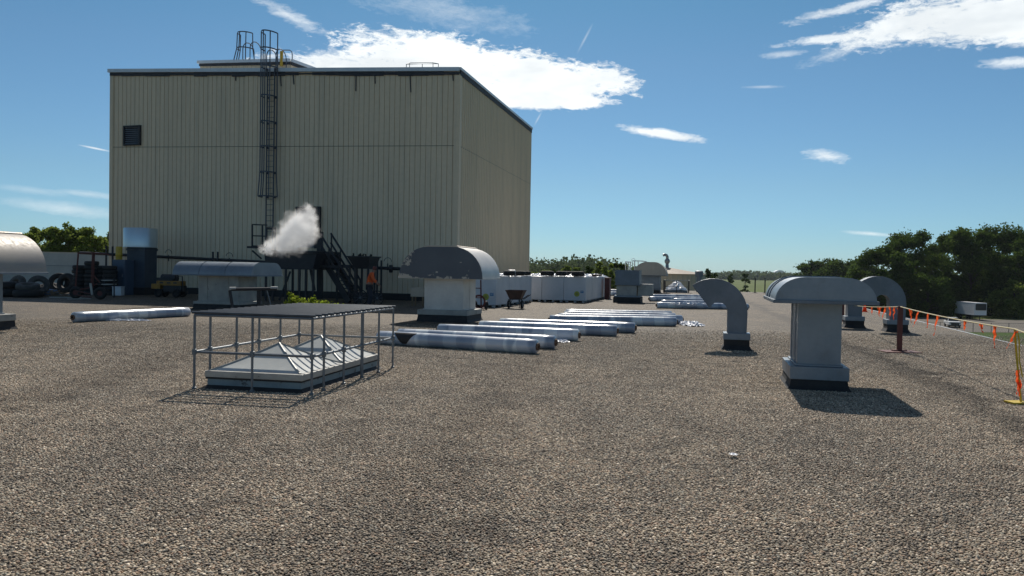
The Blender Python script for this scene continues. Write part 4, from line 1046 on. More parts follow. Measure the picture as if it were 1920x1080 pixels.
# far skylight cage
a = zv(P(1245, 549, 69), 0)
fc = thing('skylight_cage', 'small far cage with white rim around a covered skylight', 'cage', tuple(a), -TH)
zt = P(1268, 526, 68).z
for i, (x, y, w) in enumerate(((0, 0, .14), (1.05, 0, .05), (2.05, 0, .06), (0, 2.2, .05), (2.05, 2.2, .05))):
    mb = MB(); mb.bar((x, y, 0), (x, y, zt), w, .06); mb.build('post', M['black_steel'], fc)
mb = MB()
for a_, b_ in (((0, 0, zt), (2.05, 0, zt)), ((2.05, 0, zt), (2.05, 2.2, zt)), ((2.05, 2.2, zt), (0, 2.2, zt)), ((0, 2.2, zt), (0, 0, zt))): mb.bar(a_, b_, .08, .07)
mb.build('top_rim', M['frame_white'], fc)
mb = MB(); mb.bar((0, 0, zt*.5), (2.05, 0, zt*.5), .04); mb.build('mid_rail', M['black_steel'], fc)
a2 = zv(P(1268, 549, 70.5), 0)
fd = thing('skylight', 'far domed skylight draped in white film inside the small cage', 'skylight', tuple(a2), -TH)
mb = MB(); mb.box((0, 0, .12), (1.9, 1.9, .24)); mb.build('curb', M['galv_dark'], fd)
mb = MB(); rr = random.Random(9)
mb.lathe([(0.95, .24), (.85, .4), (.62, .62), (.35, .86), (.12, 1.0), (0, 1.02)], (0, 0, 0), 18); mb.v = [(x+rr.uniform(-.05, .05), y+rr.uniform(-.05, .05), z+rr.uniform(-.05, .05)) for x, y, z in mb.v]
mb.build('dome', M['film'], fd)
# small mushroom vent next to elbow
a3 = zv(P(1310, 548, 74), 0)
mv = thing('stack_vent', 'small grey flue with wide cylindrical cap, before the round tank', 'roof vent', tuple(a3))
zt, zm = P(1310, 508.5, 74).z, P(1310, 519, 74).z
mb = MB(); mb.lathe([(0, 0), (.24, 0), (.24, zm+.02), (0, zm+.02)], (0, 0, 0), 16); mb.build('flue', M['galv_dark'], mv, smooth=True)
mb = MB(); mb.lathe([(0, zm), (.36, zm), (.37, zm+.1), (.37, zt), (.2, zt+.06), (0, zt+.06)], (0, 0, 0), 18); mb.build('cap', M['galv_dark'], mv, smooth=True)
# round tank beyond the roof
tc_ = zv(P(1250, 540, 96), GZ)
tk = thing('round_tank', 'round ribbed tank with low tan cone roof beyond the roof end', 'tank', tuple(tc_))
rad = (1320-1250)/FPX*96; zed = P(1300, 514, 96).z-GZ; zap = P(1252, 501, 96).z-GZ
mb = MB(); n = 96; vs = []; fs = []
for k in range(n):
    a_ = 2*math.pi*k/n; q = rad*(1 if k % 2 else .988); vs += [(q*math.cos(a_), q*math.sin(a_), 0), (q*math.cos(a_), q*math.sin(a_), zed)]
for k in range(n): j = (k+1) % n; fs.append((2*k, 2*j, 2*j+1, 2*k+1))
mb.add(vs, fs); mb.build('wall', M['tankwall'], tk)
mb = MB(); mb.lathe([(rad+.12, zed-.12), (rad+.12, zed), (0, zap)], (0, 0, 0), 64); mb.build('roof', M['tankroof'], tk, smooth=True, angle=30)
gz = zap; s_ = 96/FPX
mb = MB(); mb.lathe([(0, gz-.1), (.2, gz-.1), (.2, gz+.3), (.16, gz+.35), (.28, gz+.55), (.34, gz+.72), (.28, gz+.9), (.16, gz+1.05)], (0, 0, 0), 16)
q = [(0, 0, gz+1.0), (0, 0, gz+1.25), (-.1, 0, gz+1.42), (-.3, 0, gz+1.5), (-.52, 0, gz+1.42)]
mb.tube(q, .17, 10); mb.build('gooseneck_vent', M['galv'], tk, smooth=True)

# ------------------------------------------------------------------ warning line
def stand(label, p, h, mt, base=(.78, .5), name='line_stand', w=.1):
    t = thing(name, label, 'stanchion', tuple(p), 0)
    mb = MB(); mb.box((0, 0, .015), (base[0], base[1], .025)); mb.box((0, 0, .04), (.3, .12, .03)); b_ = mb.build('base_plate', mt, t, bevel=.004)
    mb = MB(); mb.bar((0, 0, .02), (0, 0, h), w, w*.6, up=(0, 1, 0)); mb.build('post', mt, t, bevel=.004)
    return t
SB = zv(G(1686, 660.5), 0); SA = zv(P(1579.5, 600, 29.5), 0); SC = zv(G(1912, 757.5), 0)
hB = P(1688, 574, SB.y).z; hA = P(1579, 569.5, SA.y).z
stand('red stand with wide plate carrying the flagged rope, in front of the right elbow duct', SB, hB, M['red_steel'])
stand('red stand half hidden behind the near barrel-hooded vent', SA, .95, M['red_steel'])
t = thing('line_stand', 'thin bent yellow stand at the right edge with orange ribbons', 'stanchion', tuple(SC))
mb = MB(); mb.box((.02, 0, .022), (.34, .22, .02)); mb.build('base_plate', M['rope_yellow'], t)
pp = [P(1914, 749, SC.y), P(1909, 700, SC.y), P(1907, 676, SC.y), P(1904, 640, SC.y), P(1903, 617, SC.y)]
mb = MB(); mb.tube([zv(pp[0], .02)]+pp, .013, 6); mb.build('post', M['rope_yellow'], t, world=True)
mb = MB(); mb.tube([pp[4]+Vector((.03, 0, 0)), pp[3]+Vector((.05, 0, 0)), pp[2]+Vector((.03, 0, 0)), pp[1]+Vector((.06, 0, -.05))], .009, 5); mb.build('rope_tail', M['rope_yellow'], t, world=True)
def ribbon(p, ln, tw, seed, lean=0):
    rr = random.Random(seed); mb = MB(); vs = []; fs = []; n = 7; w = .042; ln *= 1.15
    for i in range(n+1):
        z = -ln*i/n; a_ = tw*i/n+rr.uniform(-.2, .2); x = lean*i/n+rr.uniform(-.012, .012); y = rr.uniform(-.015, .015)
        dx, dy = math.cos(a_)*w*(.6+.4*i/n), math.sin(a_)*w
        vs += [(p.x+x-dx, p.y+y-dy, p.z+z), (p.x+x+dx, p.y+y+dy, p.z+z+.01)]
    for i in range(n): fs.append((2*i, 2*i+1, 2*i+3, 2*i+2))
    vs2 = [(x, y+.002, z) for x, y, z in vs]; m_ = len(vs)
    mb.add(vs, fs); return mb
for i, (x, y, l, ln) in enumerate(((1905, 622, .12, .2), (1909, 695, -.02, .28), (1912, 712, .02, .2))):
    rb_ = ribbon(P(x, y, SC.y-.02), ln, 1.0, 60+i, -.12 if i == 0 else 0); rb_.build('orange_ribbon', M['orange'], t, world=True)
wl = thing('warning_line', 'pale yellow rope with fluorescent orange ribbons strung along the right roof edge', 'rope barrier', tuple(SB))
pB = P(1688, 575, SB.y); pA = zv(SA, hA); pC = P(1903, 617, SC.y); pD = P(2010, 640, 8.6)
def sag(p, q, s, n=12): return [p.lerp(q, k/n)-Z*(s*4*(k/n)*(1-k/n)) for k in range(n+1)]
path = sag(pA, pB, .05)+sag(pB, pC, .03)[1:]+sag(pC, pD, .03)[1:]
mb = MB(); mb.tube(path, .011, 6); mb.build('rope', M['rope'], wl, world=True)
def on_path(px_):
    best = None
    for a_, b_ in zip(path, path[1:]):
        for k in range(12):
            p = a_.lerp(b_, k/12); r = p-CP; x = 960+FPX*r.dot(CR)/r.dot(f0)
            if best is None or abs(x-px_) < best[0]: best = (abs(x-px_), p)
    return best[1]
for i, (x, dx, ln) in enumerate(((1635, 0, .2), (1647, .05, .26), (1650, -.02, .22), (1660, -.08, .28), (1669, .0, .28), (1677, -.02, .27), (1685.5, -.02, .28), (1707, .03, .25), (1723, -.1, .27), (1741, -.02, .24), (1759, -.06, .32), (1810, -.02, .16), (1840, .03, .13), (1866, .0, .28))):
    ribbon(on_path(x), ln, 1.2, i, dx).build('orange_ribbon', M['orange'], wl, world=True)
# cone/marker speck at 1622,571
mb = MB(); mb.lathe([(.14, 0), (.14, .03), (.1, .03), (.025, .42), (0, .42)], (0, 0, 0), 14); o = mb.build('traffic_cone', M['orange'], smooth=True); o.location = zv(P(1621.5, 576, 38), 0); tag(o, 'small orange cone far off between the hood and the right elbow duct', 'cone')

# ------------------------------------------------------------------ pipe bench / rail by low vent
pr = thing('pipe_rail', 'bent black pipe rail with white capped ends behind the skylight cage', 'railing', tuple(zv(G(470, 590), 0)))
D = 27.5
mb = MB(); mb.tube([zv(P(438, 585, D), 0), P(431, 545, D), P(436, 542.5, D), P(520, 541.5, D)], .055, 8); mb.build('pipe', M['black_steel'], pr, world=True)
mb = MB(); mb.tube([P(431, 541.4, D), P(443, 541.3, D)], .062, 8); mb.tube([P(508, 540.4, D), P(521, 540.3, D)], .062, 8); mb.build('pipe_cap', M['frame_white'], pr, world=True)
mb = MB(); mb.bar(P(500, 543, D), zv(P(513, 580, D), 0), .03); mb.build('prop', M['cage'], pr, world=True)
mb = MB(); mb.bar(P(486, 543, D+.6), zv(P(486, 580, D+.6), 0), .13); mb.build('leg', M['black_steel'], pr, world=True)

# weed behind cage
wc = zv(P(585, 590, 27.5), 0)
wd = thing('shrub', 'yellow green weed sprouting from the gravel behind the skylight cage', 'shrub', tuple(wc))
cs = []; mb = MB()
for (x, y) in ((541, 549), (548, 560), (555, 557), (562, 566), (566, 559), (575, 567), (583, 564), (588, 556), (595, 566), (604, 568), (612, 566), (620, 569), (590, 570), (535, 566), (572, 572), (640, 572), (630, 571)):
    tip = P(x, y, 27.5+random.uniform(-.3, .3)); root = wc+Vector((random.uniform(-.3, .3), random.uniform(-.1, .1), 0)); root.x = root.x*.6+tip.x*.4
    midp = root.lerp(tip, .6)+Vector((0, 0, -.05)); mb.tube([root, midp, tip], .008, 4)
    for k in range(110):
        t_ = random.betavariate(2.5, 1.2); q = root.lerp(tip, t_); cs.append((q.x+random.gauss(0, .05), q.y+random.gauss(0, .05), q.z+random.gauss(0, .035)))
mb.build('stems', M['leaf_mid'], wd, world=True)
lo = quads('leaves', M['leaf_weed'], np.array(cs)-np.array(wc), rng.uniform(.03, .085, len(cs))); lo.parent = wd

# ------------------------------------------------------------------ left clutter
# annex parapet wall
pa_, pb_ = P(20, 520, 62), P(204, 520, 55)
an = thing('annex_wall', 'pale grey block wall with gravel-topped coping behind the left clutter', 'wall', tuple(zv(pa_, 0)))
a, b_ = zv(P(-260, 500, 66), 0), zv(P(212, 500, 56), 0); dr_ = (b_-a).normalized(); nn = Vector((-dr_.y, dr_.x, 0))
zt = P(120, 475.5, 59).z
mb = MB(); mb.prism([(0, 0), ((b_-a).length, 0), ((b_-a).length, zt), (0, zt)], a, dr_, Z, nn*6); mb.build('wall', M['concrete'], an, world=True)
mb = MB(); 
L_ = (b_-a).length
mb.prism([(0, 0), (L_, 0), (L_, .05), (L_*.5, .16), (0, .12)], zv(a, zt), dr_, Z, nn*6); mb.build('coping', M['tan_cap'], an, world=True)
mb = MB(); 
mb.bar(zv(a, zt*.62)-nn*.02, zv(b_, zt*.62)-nn*.02, .03, .03); 
mb.box(zv(P(170, 480, 57.4), zt-.28)-nn*.1, (4.0, .1, .4), math.atan2(dr_.y, dr_.x)); mb.build('dark_band', M['galv_dark'], an, world=True)

# tyre wall: columns of lying tyres
for cidx, (px_, d, n_) in enumerate(((150, 42.5, 7), (172, 42.3, 8), (190, 42.6, 7), (207, 42.2, 7))):
    p = zv(P(px_, 550, d), 0)
    cn = ['leftmost', 'second', 'third', 'rightmost'][cidx]
    for k in range(n_):
        on = ['bottom', 'second', 'third', 'fourth', 'fifth', 'sixth', 'seventh', 'topmost'][k]
        put_tyre((p.x+random.uniform(-.05, .05), p.y+random.uniform(-.05, .05), k*.222), 'black tyre, %s from the ground in the %s column of the tall tyre pile' % (on, cn) if k else 'black tyre at the bottom of the %s column of the tall tyre pile' % cn, group='tyres stacked in the tall pile behind the red trolley', R=.36)
for i, (px_, d, R, rot, lb_) in enumerate(((112, 44, .55, (R_(80), 0, .3), 'upright tyre leaning left of the tall tyre pile'), (128, 43.6, .55, (R_(78), 0, -.2), 'upright tyre between the leaning one and the tall pile'), (96, 44.5, .45, (R_(30), .1, 0), 'low tilted tyre on the far side of the blue tarp'), (83, 45, .45, (R_(15), -.1, 0), 'flat dark tyre behind the blue tarp'), (72, 39.6, .5, (R_(70), 0, .6), 'pale-rimmed tyre standing behind the big lying tractor tyre'), (36, 39.4, .5, (R_(66), .3, -.5), 'grey tyre tilted at the left of the big tractor tyre'))):
    p = zv(P(px_, 550, d), 0); put_tyre((p.x, p.y, .12 if rot[0] < 1 else R*.98), lb_, R=R, r=.14, rot=rot, mt='tyre' if i < 4 else 'dusty_tyre')
p = zv(P(53, 557, 38.0), 0); put_tyre((p.x, p.y, 0), 'large dark tractor tyre lying flat near the left vent', R=.66, r=.2, w=.9, mt='tyre')
put_tyre((p.x-.05, p.y+.05, .37), 'dusty pale-rimmed tyre lying on the large tractor tyre', R=.52, r=.14, mt='dusty_tyre', rot=(R_(8), R_(4), 0))
p = zv(P(15, 557, 38.4), 0); put_tyre((p.x, p.y, 0), 'dark lying tyre beneath the left barrel vent hood', R=.6, r=.2, mt='tyre')
put_tyre((p.x+.05, p.y, .4), 'second dark tyre on top of the one beneath the left barrel vent', R=.5, r=.16, mt='tyre')
# blue tarp bundle
mb = MB(); rr = random.Random(2); mb.lathe([(0, 0), (.5, 0), (.48, .15), (.35, .28), (0, .33)], (0, 0, 0), 14); mb.v = [(x*1.1+rr.uniform(-.04, .04), y*.8+rr.uniform(-.04, .04), max(0, z+rr.uniform(-.04, .04))) for x, y, z in mb.v]
o = mb.build('tarp_bundle', M['tarp']); o.location = zv(P(90, 549, 40.5), 0); tag(o, 'blue tarpaulin bundle between the tractor tyre and scrap wood', 'tarpaulin')
# scrap wood pile: each piece separate, short labels by place
rr = random.Random(5)
pile = thing('scrap_pile', 'heap of broken pale wood scraps between the tarp and the red trolley', 'scrap heap', tuple(zv(P(103, 553, 39), 0)))
mb = MB()
for i in range(60):
    x, y = rr.gauss(0, .42), rr.gauss(0, .3); h = max(.02, .34-abs(x)*.38-abs(y)*.3)*rr.uniform(.2, 1)
    a_ = rr.uniform(0, 6.28); ln = rr.uniform(.12, .4); e = rr.uniform(-.25, .35)
    mb.bar((x-math.cos(a_)*ln/2, y-math.sin(a_)*ln/2, h), (x+math.cos(a_)*ln/2, y+math.sin(a_)*ln/2, max(.02, h+e*ln)), rr.uniform(.03, .09), .025)
mb.build('wood_scraps', M['wood'], pile)
for i, (x0, y0, x1, y1, lb_) in enumerate(((93, 558, 152, 558.5, 'long pale plank on the gravel beneath the red trolley'), (104, 554, 132, 553, 'short pale plank beside the scrap wood heap'), (127, 561.5, 170, 561, 'pale plank at the near side of the red trolley'))):
    a, b_ = G(x0, y0), G(x1, y1); mb = MB(); mb.bar(zv(a, .02), zv(b_, .02), .12, .035); tag(mb.build('plank', M['frame_white']), lb_, 'plank')
# red trolley
D = 37
tb = zv(P(165, 560, D), 0)
rt = thing('red_trolley', 'tall red steel roofing trolley with two rubber wheels before the tyre pile', 'trolley', tuple(tb))
def Q(x, y, d=D): return P(x, y, d)
for x0, y0, x1, y1, d in ((147, 473, 141, 545, D+.5), (177, 473, 174, 540, D+.3), (174, 473, 171, 552, D)):
    mb = MB(); mb.bar(Q(x0, y0, d), Q(x1, y1, d), .055, .055); mb.build('upright', M['red_steel'], rt, world=True)
mb = MB()
for x0, y0, x1, y1 in ((147, 475, 177, 473.5), (141, 545, 172, 552), (172, 552, 188, 548), (177, 518, 187, 530), (165, 540, 182, 532), (150, 543, 165, 540), (145, 553, 172, 558), (172, 474, 205, 477)):
    mb.bar(Q(x0, y0), Q(x1, y1), .045, .045)
mb.build('frame', M['red_steel'], rt, world=True)
mb = MB(); mb.bar(Q(169.5, 531, D-.1), Q(173, 553, D-.1), .09, .05); mb.build('bright_plate', M['frame_white'], rt, world=True)
for x, y, d in ((142, 551, D+.2), (188, 551.5, D-.2)):
    mb = MB(); R2 = .29; c = P(x, y, d); c.z = R2
    mb.lathe([(R2-.09+.09*math.cos(a_), .1*math.sin(a_)) for a_ in [2*math.pi*k/12 for k in range(12)]], c, 24, 'Y', close=True); wh = mb.build('wheel', M['tyre'], rt, smooth=True, world=True)
    mb = MB(); mb.lathe([(0, -.05), (.12, -.05), (.12, .05), (0, .05)], c, 14, 'Y'); mb.build('rim', M['red_steel'], wh, world=True)
# white shelf edges
sh = thing('shelf_rack', 'dark rack with two pale shelf edges right of the red trolley', 'rack', tuple(zv(P(203, 555, 39.5), 0)))
for y in (525.5, 533):
    mb = MB(); a, b_ = P(195, y, 39.5), P(214, y, 39.5); mb.bar(a, b_, .5, .04); mb.build('shelf', M['frame_white'], sh, world=True)
for x in (195, 214):
    for dd_ in (-.2, .2):
        mb = MB(); mb.bar(P(x, 520, 39.5+dd_), zv(P(x, 552, 39.5+dd_), 0), .05); mb.build('leg', M['black_steel'], sh, world=True)
mb = MB(); mb.box((0, 0, .22), (.46, .4, .44)); mb.box((0, 0, .46), (.5, .44, .04)); o = mb.build('storage_crate', M['trim'], bevel=.02); o.location = zv(P(222, 553, 42.0), 0); tag(o, 'small pale grey crate on the roof at the foot of the blue cabinet', 'crate')

# yellow machine
yc = zv(P(318, 556, 41.0), 0)
ym_ = thing('roofing_machine', 'worn yellow wheeled machine in shadow behind the low long vent', 'machine', tuple(yc), -TH+.08)
mb = MB(); mb.box((.08, 0, .72), (1.35, .5, .24)); mb.box((-.6, .0, .55), (.5, .6, .26)); mb.build('body', M['machine_yellow'], ym_, bevel=.02)
mb = MB(); mb.box((.3, 0, .45), (1.0, .5, .3)); mb.lathe([(0, -.4), (.2, -.4), (.2, .4), (0, .4)], (0, 0, .98), 14, 'X'); mb.box((-.15, 0, .92), (.9, .4, .16)); mb.build('engine', M['black_steel'], ym_)
mb = MB(); mb.tube([(.5, -.2, .84), (.55, -.2, 1.1), (.82, -.2, 1.08), (.88, -.2, .3)], .03, 6); mb.build('handle', M['black_steel'], ym_)
for s in (-1, 1):
    for x in (-.45, .55):
        mb = MB(); mb.lathe([(.22-.06+.06*math.cos(a_), .07*math.sin(a_)) for a_ in [2*math.pi*k/10 for k in range(10)]], (x, s*.3, .22), 18, 'Y', close=True); mb.lathe([(0, -.03), (.1, -.03), (.1, .03), (0, .03)], (x, s*.3, .22), 12, 'Y'); mb.build('wheel', M['tyre'], ym_, smooth=True)
mb = MB()
for x in (-.3, .1, .45): mb.box((x, -.253, .74), (.2, .012, .07))
mb.build('dark_lettering_strip', M['trim_dark'], ym_)

# ------------------------------------------------------------------ person and wheel cart
def skin_body(name, joints, edges, radii, mt, parent=None, root=0, sub=2):
    me = bpy.data.meshes.new(name); me.from_pydata([tuple(j) for j in joints], edges, []); me.update()
    o = bpy.data.objects.new(name, me); COL.objects.link(o)
    md = o.modifiers.new('skin', 'SKIN'); sv = me.skin_vertices[0].data
    for i, r in enumerate(radii): sv[i].radius = (r, r) if isinstance(r, (int, float)) else r; sv[i].use_root = (i == root)
    md.use_smooth_shade = True
    s = o.modifiers.new('sub', 'SUBSURF'); s.levels = sub; s.render_levels = sub
    me.materials.append(mt)
    if parent: o.parent = parent
    return o
pp_ = zv(P(692, 583, 33.6), 0)
pr_ = thing('person', 'person in orange shirt and dark trousers stooping in the wall shadow', 'person', tuple(pp_), R_(100))
# faces local -y is forward; rotated so the person faces left and slightly away
J = [(0, 0, .95), (0, -.02, 1.15), (0, -.08, 1.38), (0, -.15, 1.50), (0, -.20, 1.60), (0, -.24, 1.72),   # pelvis..head
     (-.18, -.09, 1.42), (-.25, -.16, 1.16), (-.22, -.36, .98), (-.21, -.42, .93),
     (.18, -.09, 1.42), (.25, -.18, 1.16), (.20, -.38, 1.02), (.19, -.44, .98),
     (-.10, 0, .90), (-.12, -.04, .50), (-.13, .04, .09), (-.13, -.12, .04),
     (.10, 0, .90), (.12, -.08, .50), (.13, -.02, .09), (.13, -.18, .04)]
Ed = [(0, 1), (1, 2), (2, 3), (3, 4), (4, 5), (2, 6), (6, 7), (7, 8), (8, 9), (2, 10), (10, 11), (11, 12), (12, 13), (0, 14), (14, 15), (15, 16), (16, 17), (0, 18), (18, 19), (19, 20), (20, 21)]
Rd = [.13, .12, .13, .06, .085, .09, .06, .045, .035, .03, .06, .045, .035, .03, .09, .06, .045, .04, .09, .06, .045, .04]
skin_body('body', J, Ed, Rd, M['skin'], pr_)
JS = [(0, 0, .93), (0, -.02, 1.15), (0, -.08, 1.38), (-.18, -.09, 1.42), (-.25, -.16, 1.17), (-.23, -.28, 1.06), (.18, -.09, 1.42), (.25, -.18, 1.17), (.22, -.30, 1.09), (0, -.13, 1.46)]
skin_body('shirt', JS, [(0, 1), (1, 2), (2, 3), (3, 4), (4, 5), (2, 6), (6, 7), (7, 8), (2, 9)], [.16, .15, .155, .085, .068, .055, .085, .068, .055, .08], M['shirt'], pr_)
JT = [(0, 0, .97), (-.10, 0, .88), (-.12, -.04, .50), (-.13, .03, .12), (.10, 0, .88), (.12, -.08, .50), (.13, -.02, .12)]
skin_body('trousers', JT, [(0, 1), (1, 2), (2, 3), (0, 4), (4, 5), (5, 6)], [.155, .115, .085, .07, .115, .085, .07], M['trousers'], pr_)
for s, y in ((-1, 0), (1, -.06)):
    skin_body('boot', [(s*.13, .06+y, .07), (s*.13, -.05+y, .06), (s*.13, -.15+y, .045)], [(0, 1), (1, 2)], [.07, .06, .045], M['boots'], pr_, sub=1)
skin_body('hood', [(0, -.17, 1.55), (0, -.215, 1.66), (0, -.225, 1.75)], [(0, 1), (1, 2)], [.08, .105, .09], M['red_steel'], pr_, sub=2)
for s in (-1, 1):                                # hands with fingers
    hb_ = Vector((s*.20, -.43, .96)) if s > 0 else Vector((-.21, -.43, .91))
    for k in range(4):
        o_ = Vector(((k-1.5)*.02, 0, 0)); ln = (.07, .08, .075, .06)[k]
        skin_body('finger', [hb_+o_, hb_+o_+Vector((0, -ln*.5, -ln*.3)), hb_+o_+Vector((0, -ln*.7, -ln))], [(0, 1), (1, 2)], [.012, .01, .008], M['skin'], pr_, sub=1)
    skin_body('thumb', [hb_+Vector((-s*.03, 0, 0)), hb_+Vector((-s*.05, -.04, -.03))], [(0, 1)], [.012, .009], M['skin'], pr_, sub=1)
wc_ = zv(P(690, 566, 35.5), 0)
ct_ = thing('wheel_cart', 'dark cart with two large spoked wheels beside the stooping person', 'cart', tuple(wc_), -TH)
for x, y in ((-.28, -.2), (.32, .25)):
    R2 = .36 if x < 0 else .34
    mb = MB(); mb.lathe([(R2-.025+.025*math.cos(a_), .02*math.sin(a_)) for a_ in [2*math.pi*k/8 for k in range(8)]], (x, y, R2), 30, 'Y', close=True); wh = mb.build('wheel', M['tyre'], ct_, smooth=True)
    mb = MB()
    for k in range(10): mb.tube([(x, y, R2), (x+(R2-.03)*math.cos(k*math.pi/5), y, R2+(R2-.03)*math.sin(k*math.pi/5))], .006, 4)
    mb.lathe([(0, -.05), (.04, -.05), (.04, .05), (0, .05)], (x, y, R2), 10, 'Y'); mb.build('spokes', M['galv_dark'], wh)
mb = MB(); mb.bar((-.28, -.2, .36), (.32, .25, .34), .05); mb.bar((-.2, 0, .4), (.3, 0, .7), .05); mb.box((.05, .05, .45), (.5, .3, .05)); mb.build('frame', M['black_steel'], ct_)

# ------------------------------------------------------------------ vehicles below
tp = zv(G(1785, 613.5, GZ), GZ)
tr_ = thing('pickup_truck', 'white crew cab pickup truck driving through the parking lot below', 'pickup truck', tuple(tp), R_(-19))
# local: faces -y, length 5.6, width 2.0
def side_prism(mb, poly, w): mb.prism(poly, (-w/2, 0, 0), (0, 1, 0), (0, 0, 1), (w, 0, 0))
mb = MB(); side_prism(mb, [(-2.8, .55), (-2.8, 1.0), (-2.65, 1.14), (-1.35, 1.2), (2.8, 1.2), (2.85, .6), (2.2, .55), (-2.2, .5)], 1.95)
bd = mb.build('body', M['white_paint'], tr_, bevel=.06)
mb = MB(); 
vs = [(-.95, -1.45, 1.18), (.95, -1.45, 1.18), (.95, 1.1, 1.18), (-.95, 1.1, 1.18), (-.78, -.7, 1.86), (.78, -.7, 1.86), (.78, .95, 1.86), (-.78, .95, 1.86)]
mb.add(vs, [(0, 1, 5, 4), (1, 2, 6, 5), (2, 3, 7, 6), (3, 0, 4, 7), (4, 5, 6, 7), (0, 1, 2, 3)]); cb_ = mb.build('cab', M['white_paint'], tr_, bevel=.04)
mb = MB(); e = .012
mb.add([(-.85, -1.37-e, 1.27), (.85, -1.37-e, 1.27), (.74, -.79-e, 1.79), (-.74, -.79-e, 1.79)], [(0, 1, 2, 3)]); mb.build('windscreen', M['glass'], cb_)
for s in (-1, 1):
    for a_, b_ in ((-.95, -.05), (.05, .85)):
        mb = MB(); mb.add([(s*(.935+e), a_, 1.27), (s*(.935+e), b_, 1.27), (s*(.81+e), b_*.95, 1.76), (s*(.81+e), a_*.8, 1.76)], [(0, 1, 2, 3)]); mb.build('side_window', M['glass'], cb_)
mb = MB(); mb.box((0, -2.83, .78), (1.3, .06, .42)); mb.build('grille', M['plastic_black'], bd, bevel=.02)
mb = MB(); mb.box((0, -2.88, .48), (1.96, .16, .22)); mb.build('bumper', M['plastic_black'], bd, bevel=.03)
for s in (-1, 1):
    mb = MB(); mb.box((s*.8, -2.81, .92), (.28, .06, .2)); mb.build('headlight', M['chrome'], bd, bevel=.02)
    mb = MB(); mb.box((s*1.1, -1.2, 1.35), (.22, .1, .2)); mb.build('mirror', M['plastic_black'], bd, bevel=.02)
    for y in (-1.85, 1.75):
        mb = MB(); mb.lathe([(.4-.1+.1*math.cos(a_), .13*math.sin(a_)) for a_ in [2*math.pi*k/12 for k in range(12)]], (s*.88, y, .4), 24, 'X', close=True); wh = mb.build('wheel', M['tyre'], tr_, smooth=True)
        mb = MB(); mb.lathe([(0, -.1), (.22, -.1), (.22, .1), (0, .1)], (s*.88, y, .4), 16, 'X'); mb.build('rim', M['chrome'], wh)
mb = MB(); mb.box((0, 1.95, 1.19), (1.6, 1.5, .06)); mb.build('bed', M['plastic_black'], bd)

lp = zv(G(1838, 601, GZ), GZ)
tl = thing('box_trailer', 'white box semi trailer with dark refrigeration unit parked before the trees', 'trailer', tuple(lp), R_(-5))
W2, L2, H2 = 2.6, 9.5, 2.75
mb = MB(); mb.box((0, L2/2, 1.15+H2/2), (W2, L2, H2)); bx = mb.build('body', M['white_paint'], tl, bevel=.04)
mb = MB(); mb.box((0, -.2, 3.0), (2.15, .4, 1.45)); mb.build('cooling_unit', M['plastic_black'], tl, bevel=.12)
mb = MB(); mb.box((0, L2/2, 1.08), (1.2, L2-.4, .16)); mb.build('chassis', M['black_steel'], tl)
for s in (-1, 1):
    mb = MB(); mb.bar((s*.8, 2.0, 0), (s*.8, 2.0, 1.1), .12); mb.build('landing_leg', M['black_steel'], tl)
    for y in (7.0, 8.3):
        mb = MB(); mb.lathe([(.5-.12+.12*math.cos(a_), .2*math.sin(a_)) for a_ in [2*math.pi*k/12 for k in range(12)]], (s*1.0, y, .5), 24, 'X', close=True); mb.lathe([(0, -.1), (.25, -.1), (.25, .1), (0, .1)], (s*1.0, y, .5), 14, 'X'); mb.build('wheel', M['tyre'], tl, smooth=True)
mb = MB()
for s in (-1, 1):
    mb.box((s*(W2/2+.005), L2/2, 1.2), (.03, L2, .1)); mb.box((s*(W2/2+.005), L2/2, 1.15+H2-.05), (.03, L2, .1))
mb.build('edge_rail', M['trim'], bx)
# chain link fence along the lot
fa, fb_ = zv(G(1640, 620.3, GZ), GZ), zv(G(1905, 623.6, GZ), GZ); 
cf = thing('lot_fence', 'thin chain link fence between the parking lot and the lawn', 'fence', tuple(fa))
fdv = (fb_-fa).normalized(); Lf = (fb_-fa).length; fh = 1.6
kk = 0
for x in (1667, 1700, 1727, 1763, 1795, 1825, 1859, 1892, 1926, 1962):
    r = ray(x, 600); e = fdv; det = r.x*(-e.y)+e.x*r.y; w = fa-CP; tt = (w.x*(-e.y)+e.x*w.y)/det; p = zv(CP+r*tt, GZ)
    mb = MB(); mb.tube([p, p+Z*fh], .05, 6); mb.build('post', M['grey_steel'], cf, world=True)
end = fa+fdv*(Lf*1.5)
mb = MB(); mb.tube([fa+Z*fh, end+Z*fh], .03, 6); mb.build('top_rail', M['grey_steel'], cf, world=True)
mb = MB(); nw = int(Lf*1.5/.45)
for i in range(nw):
    a_ = fa+fdv*(i*.45); 
    mb.bar(a_, a_+fdv*1.0+Z*fh, .006); mb.bar(a_+Z*fh, a_+fdv*1.0, .006)
mb.build('mesh', M['grey_steel'], cf, world=True)
# far edge posts on the roof end
for i, (x, y0, y1, lb_) in enumerate(((1415.5, 521, 548, 'thin dark post at the far roof end, the taller left one of two'), (1434, 522, 548, 'thin dark post at the far roof end close to the barrel hood'))):
    p = zv(P(x, y1, 74), 0); q = MB(); q.tube([(0, 0, 0), (0, 0, P(x, y0, 74).z)], .055, 6); q.box((0, 0, .02), (.3, .3, .04)); o = q.build('edge_post', M['black_steel']); o.location = p; tag(o, lb_, 'post', 'posts at the far roof end')
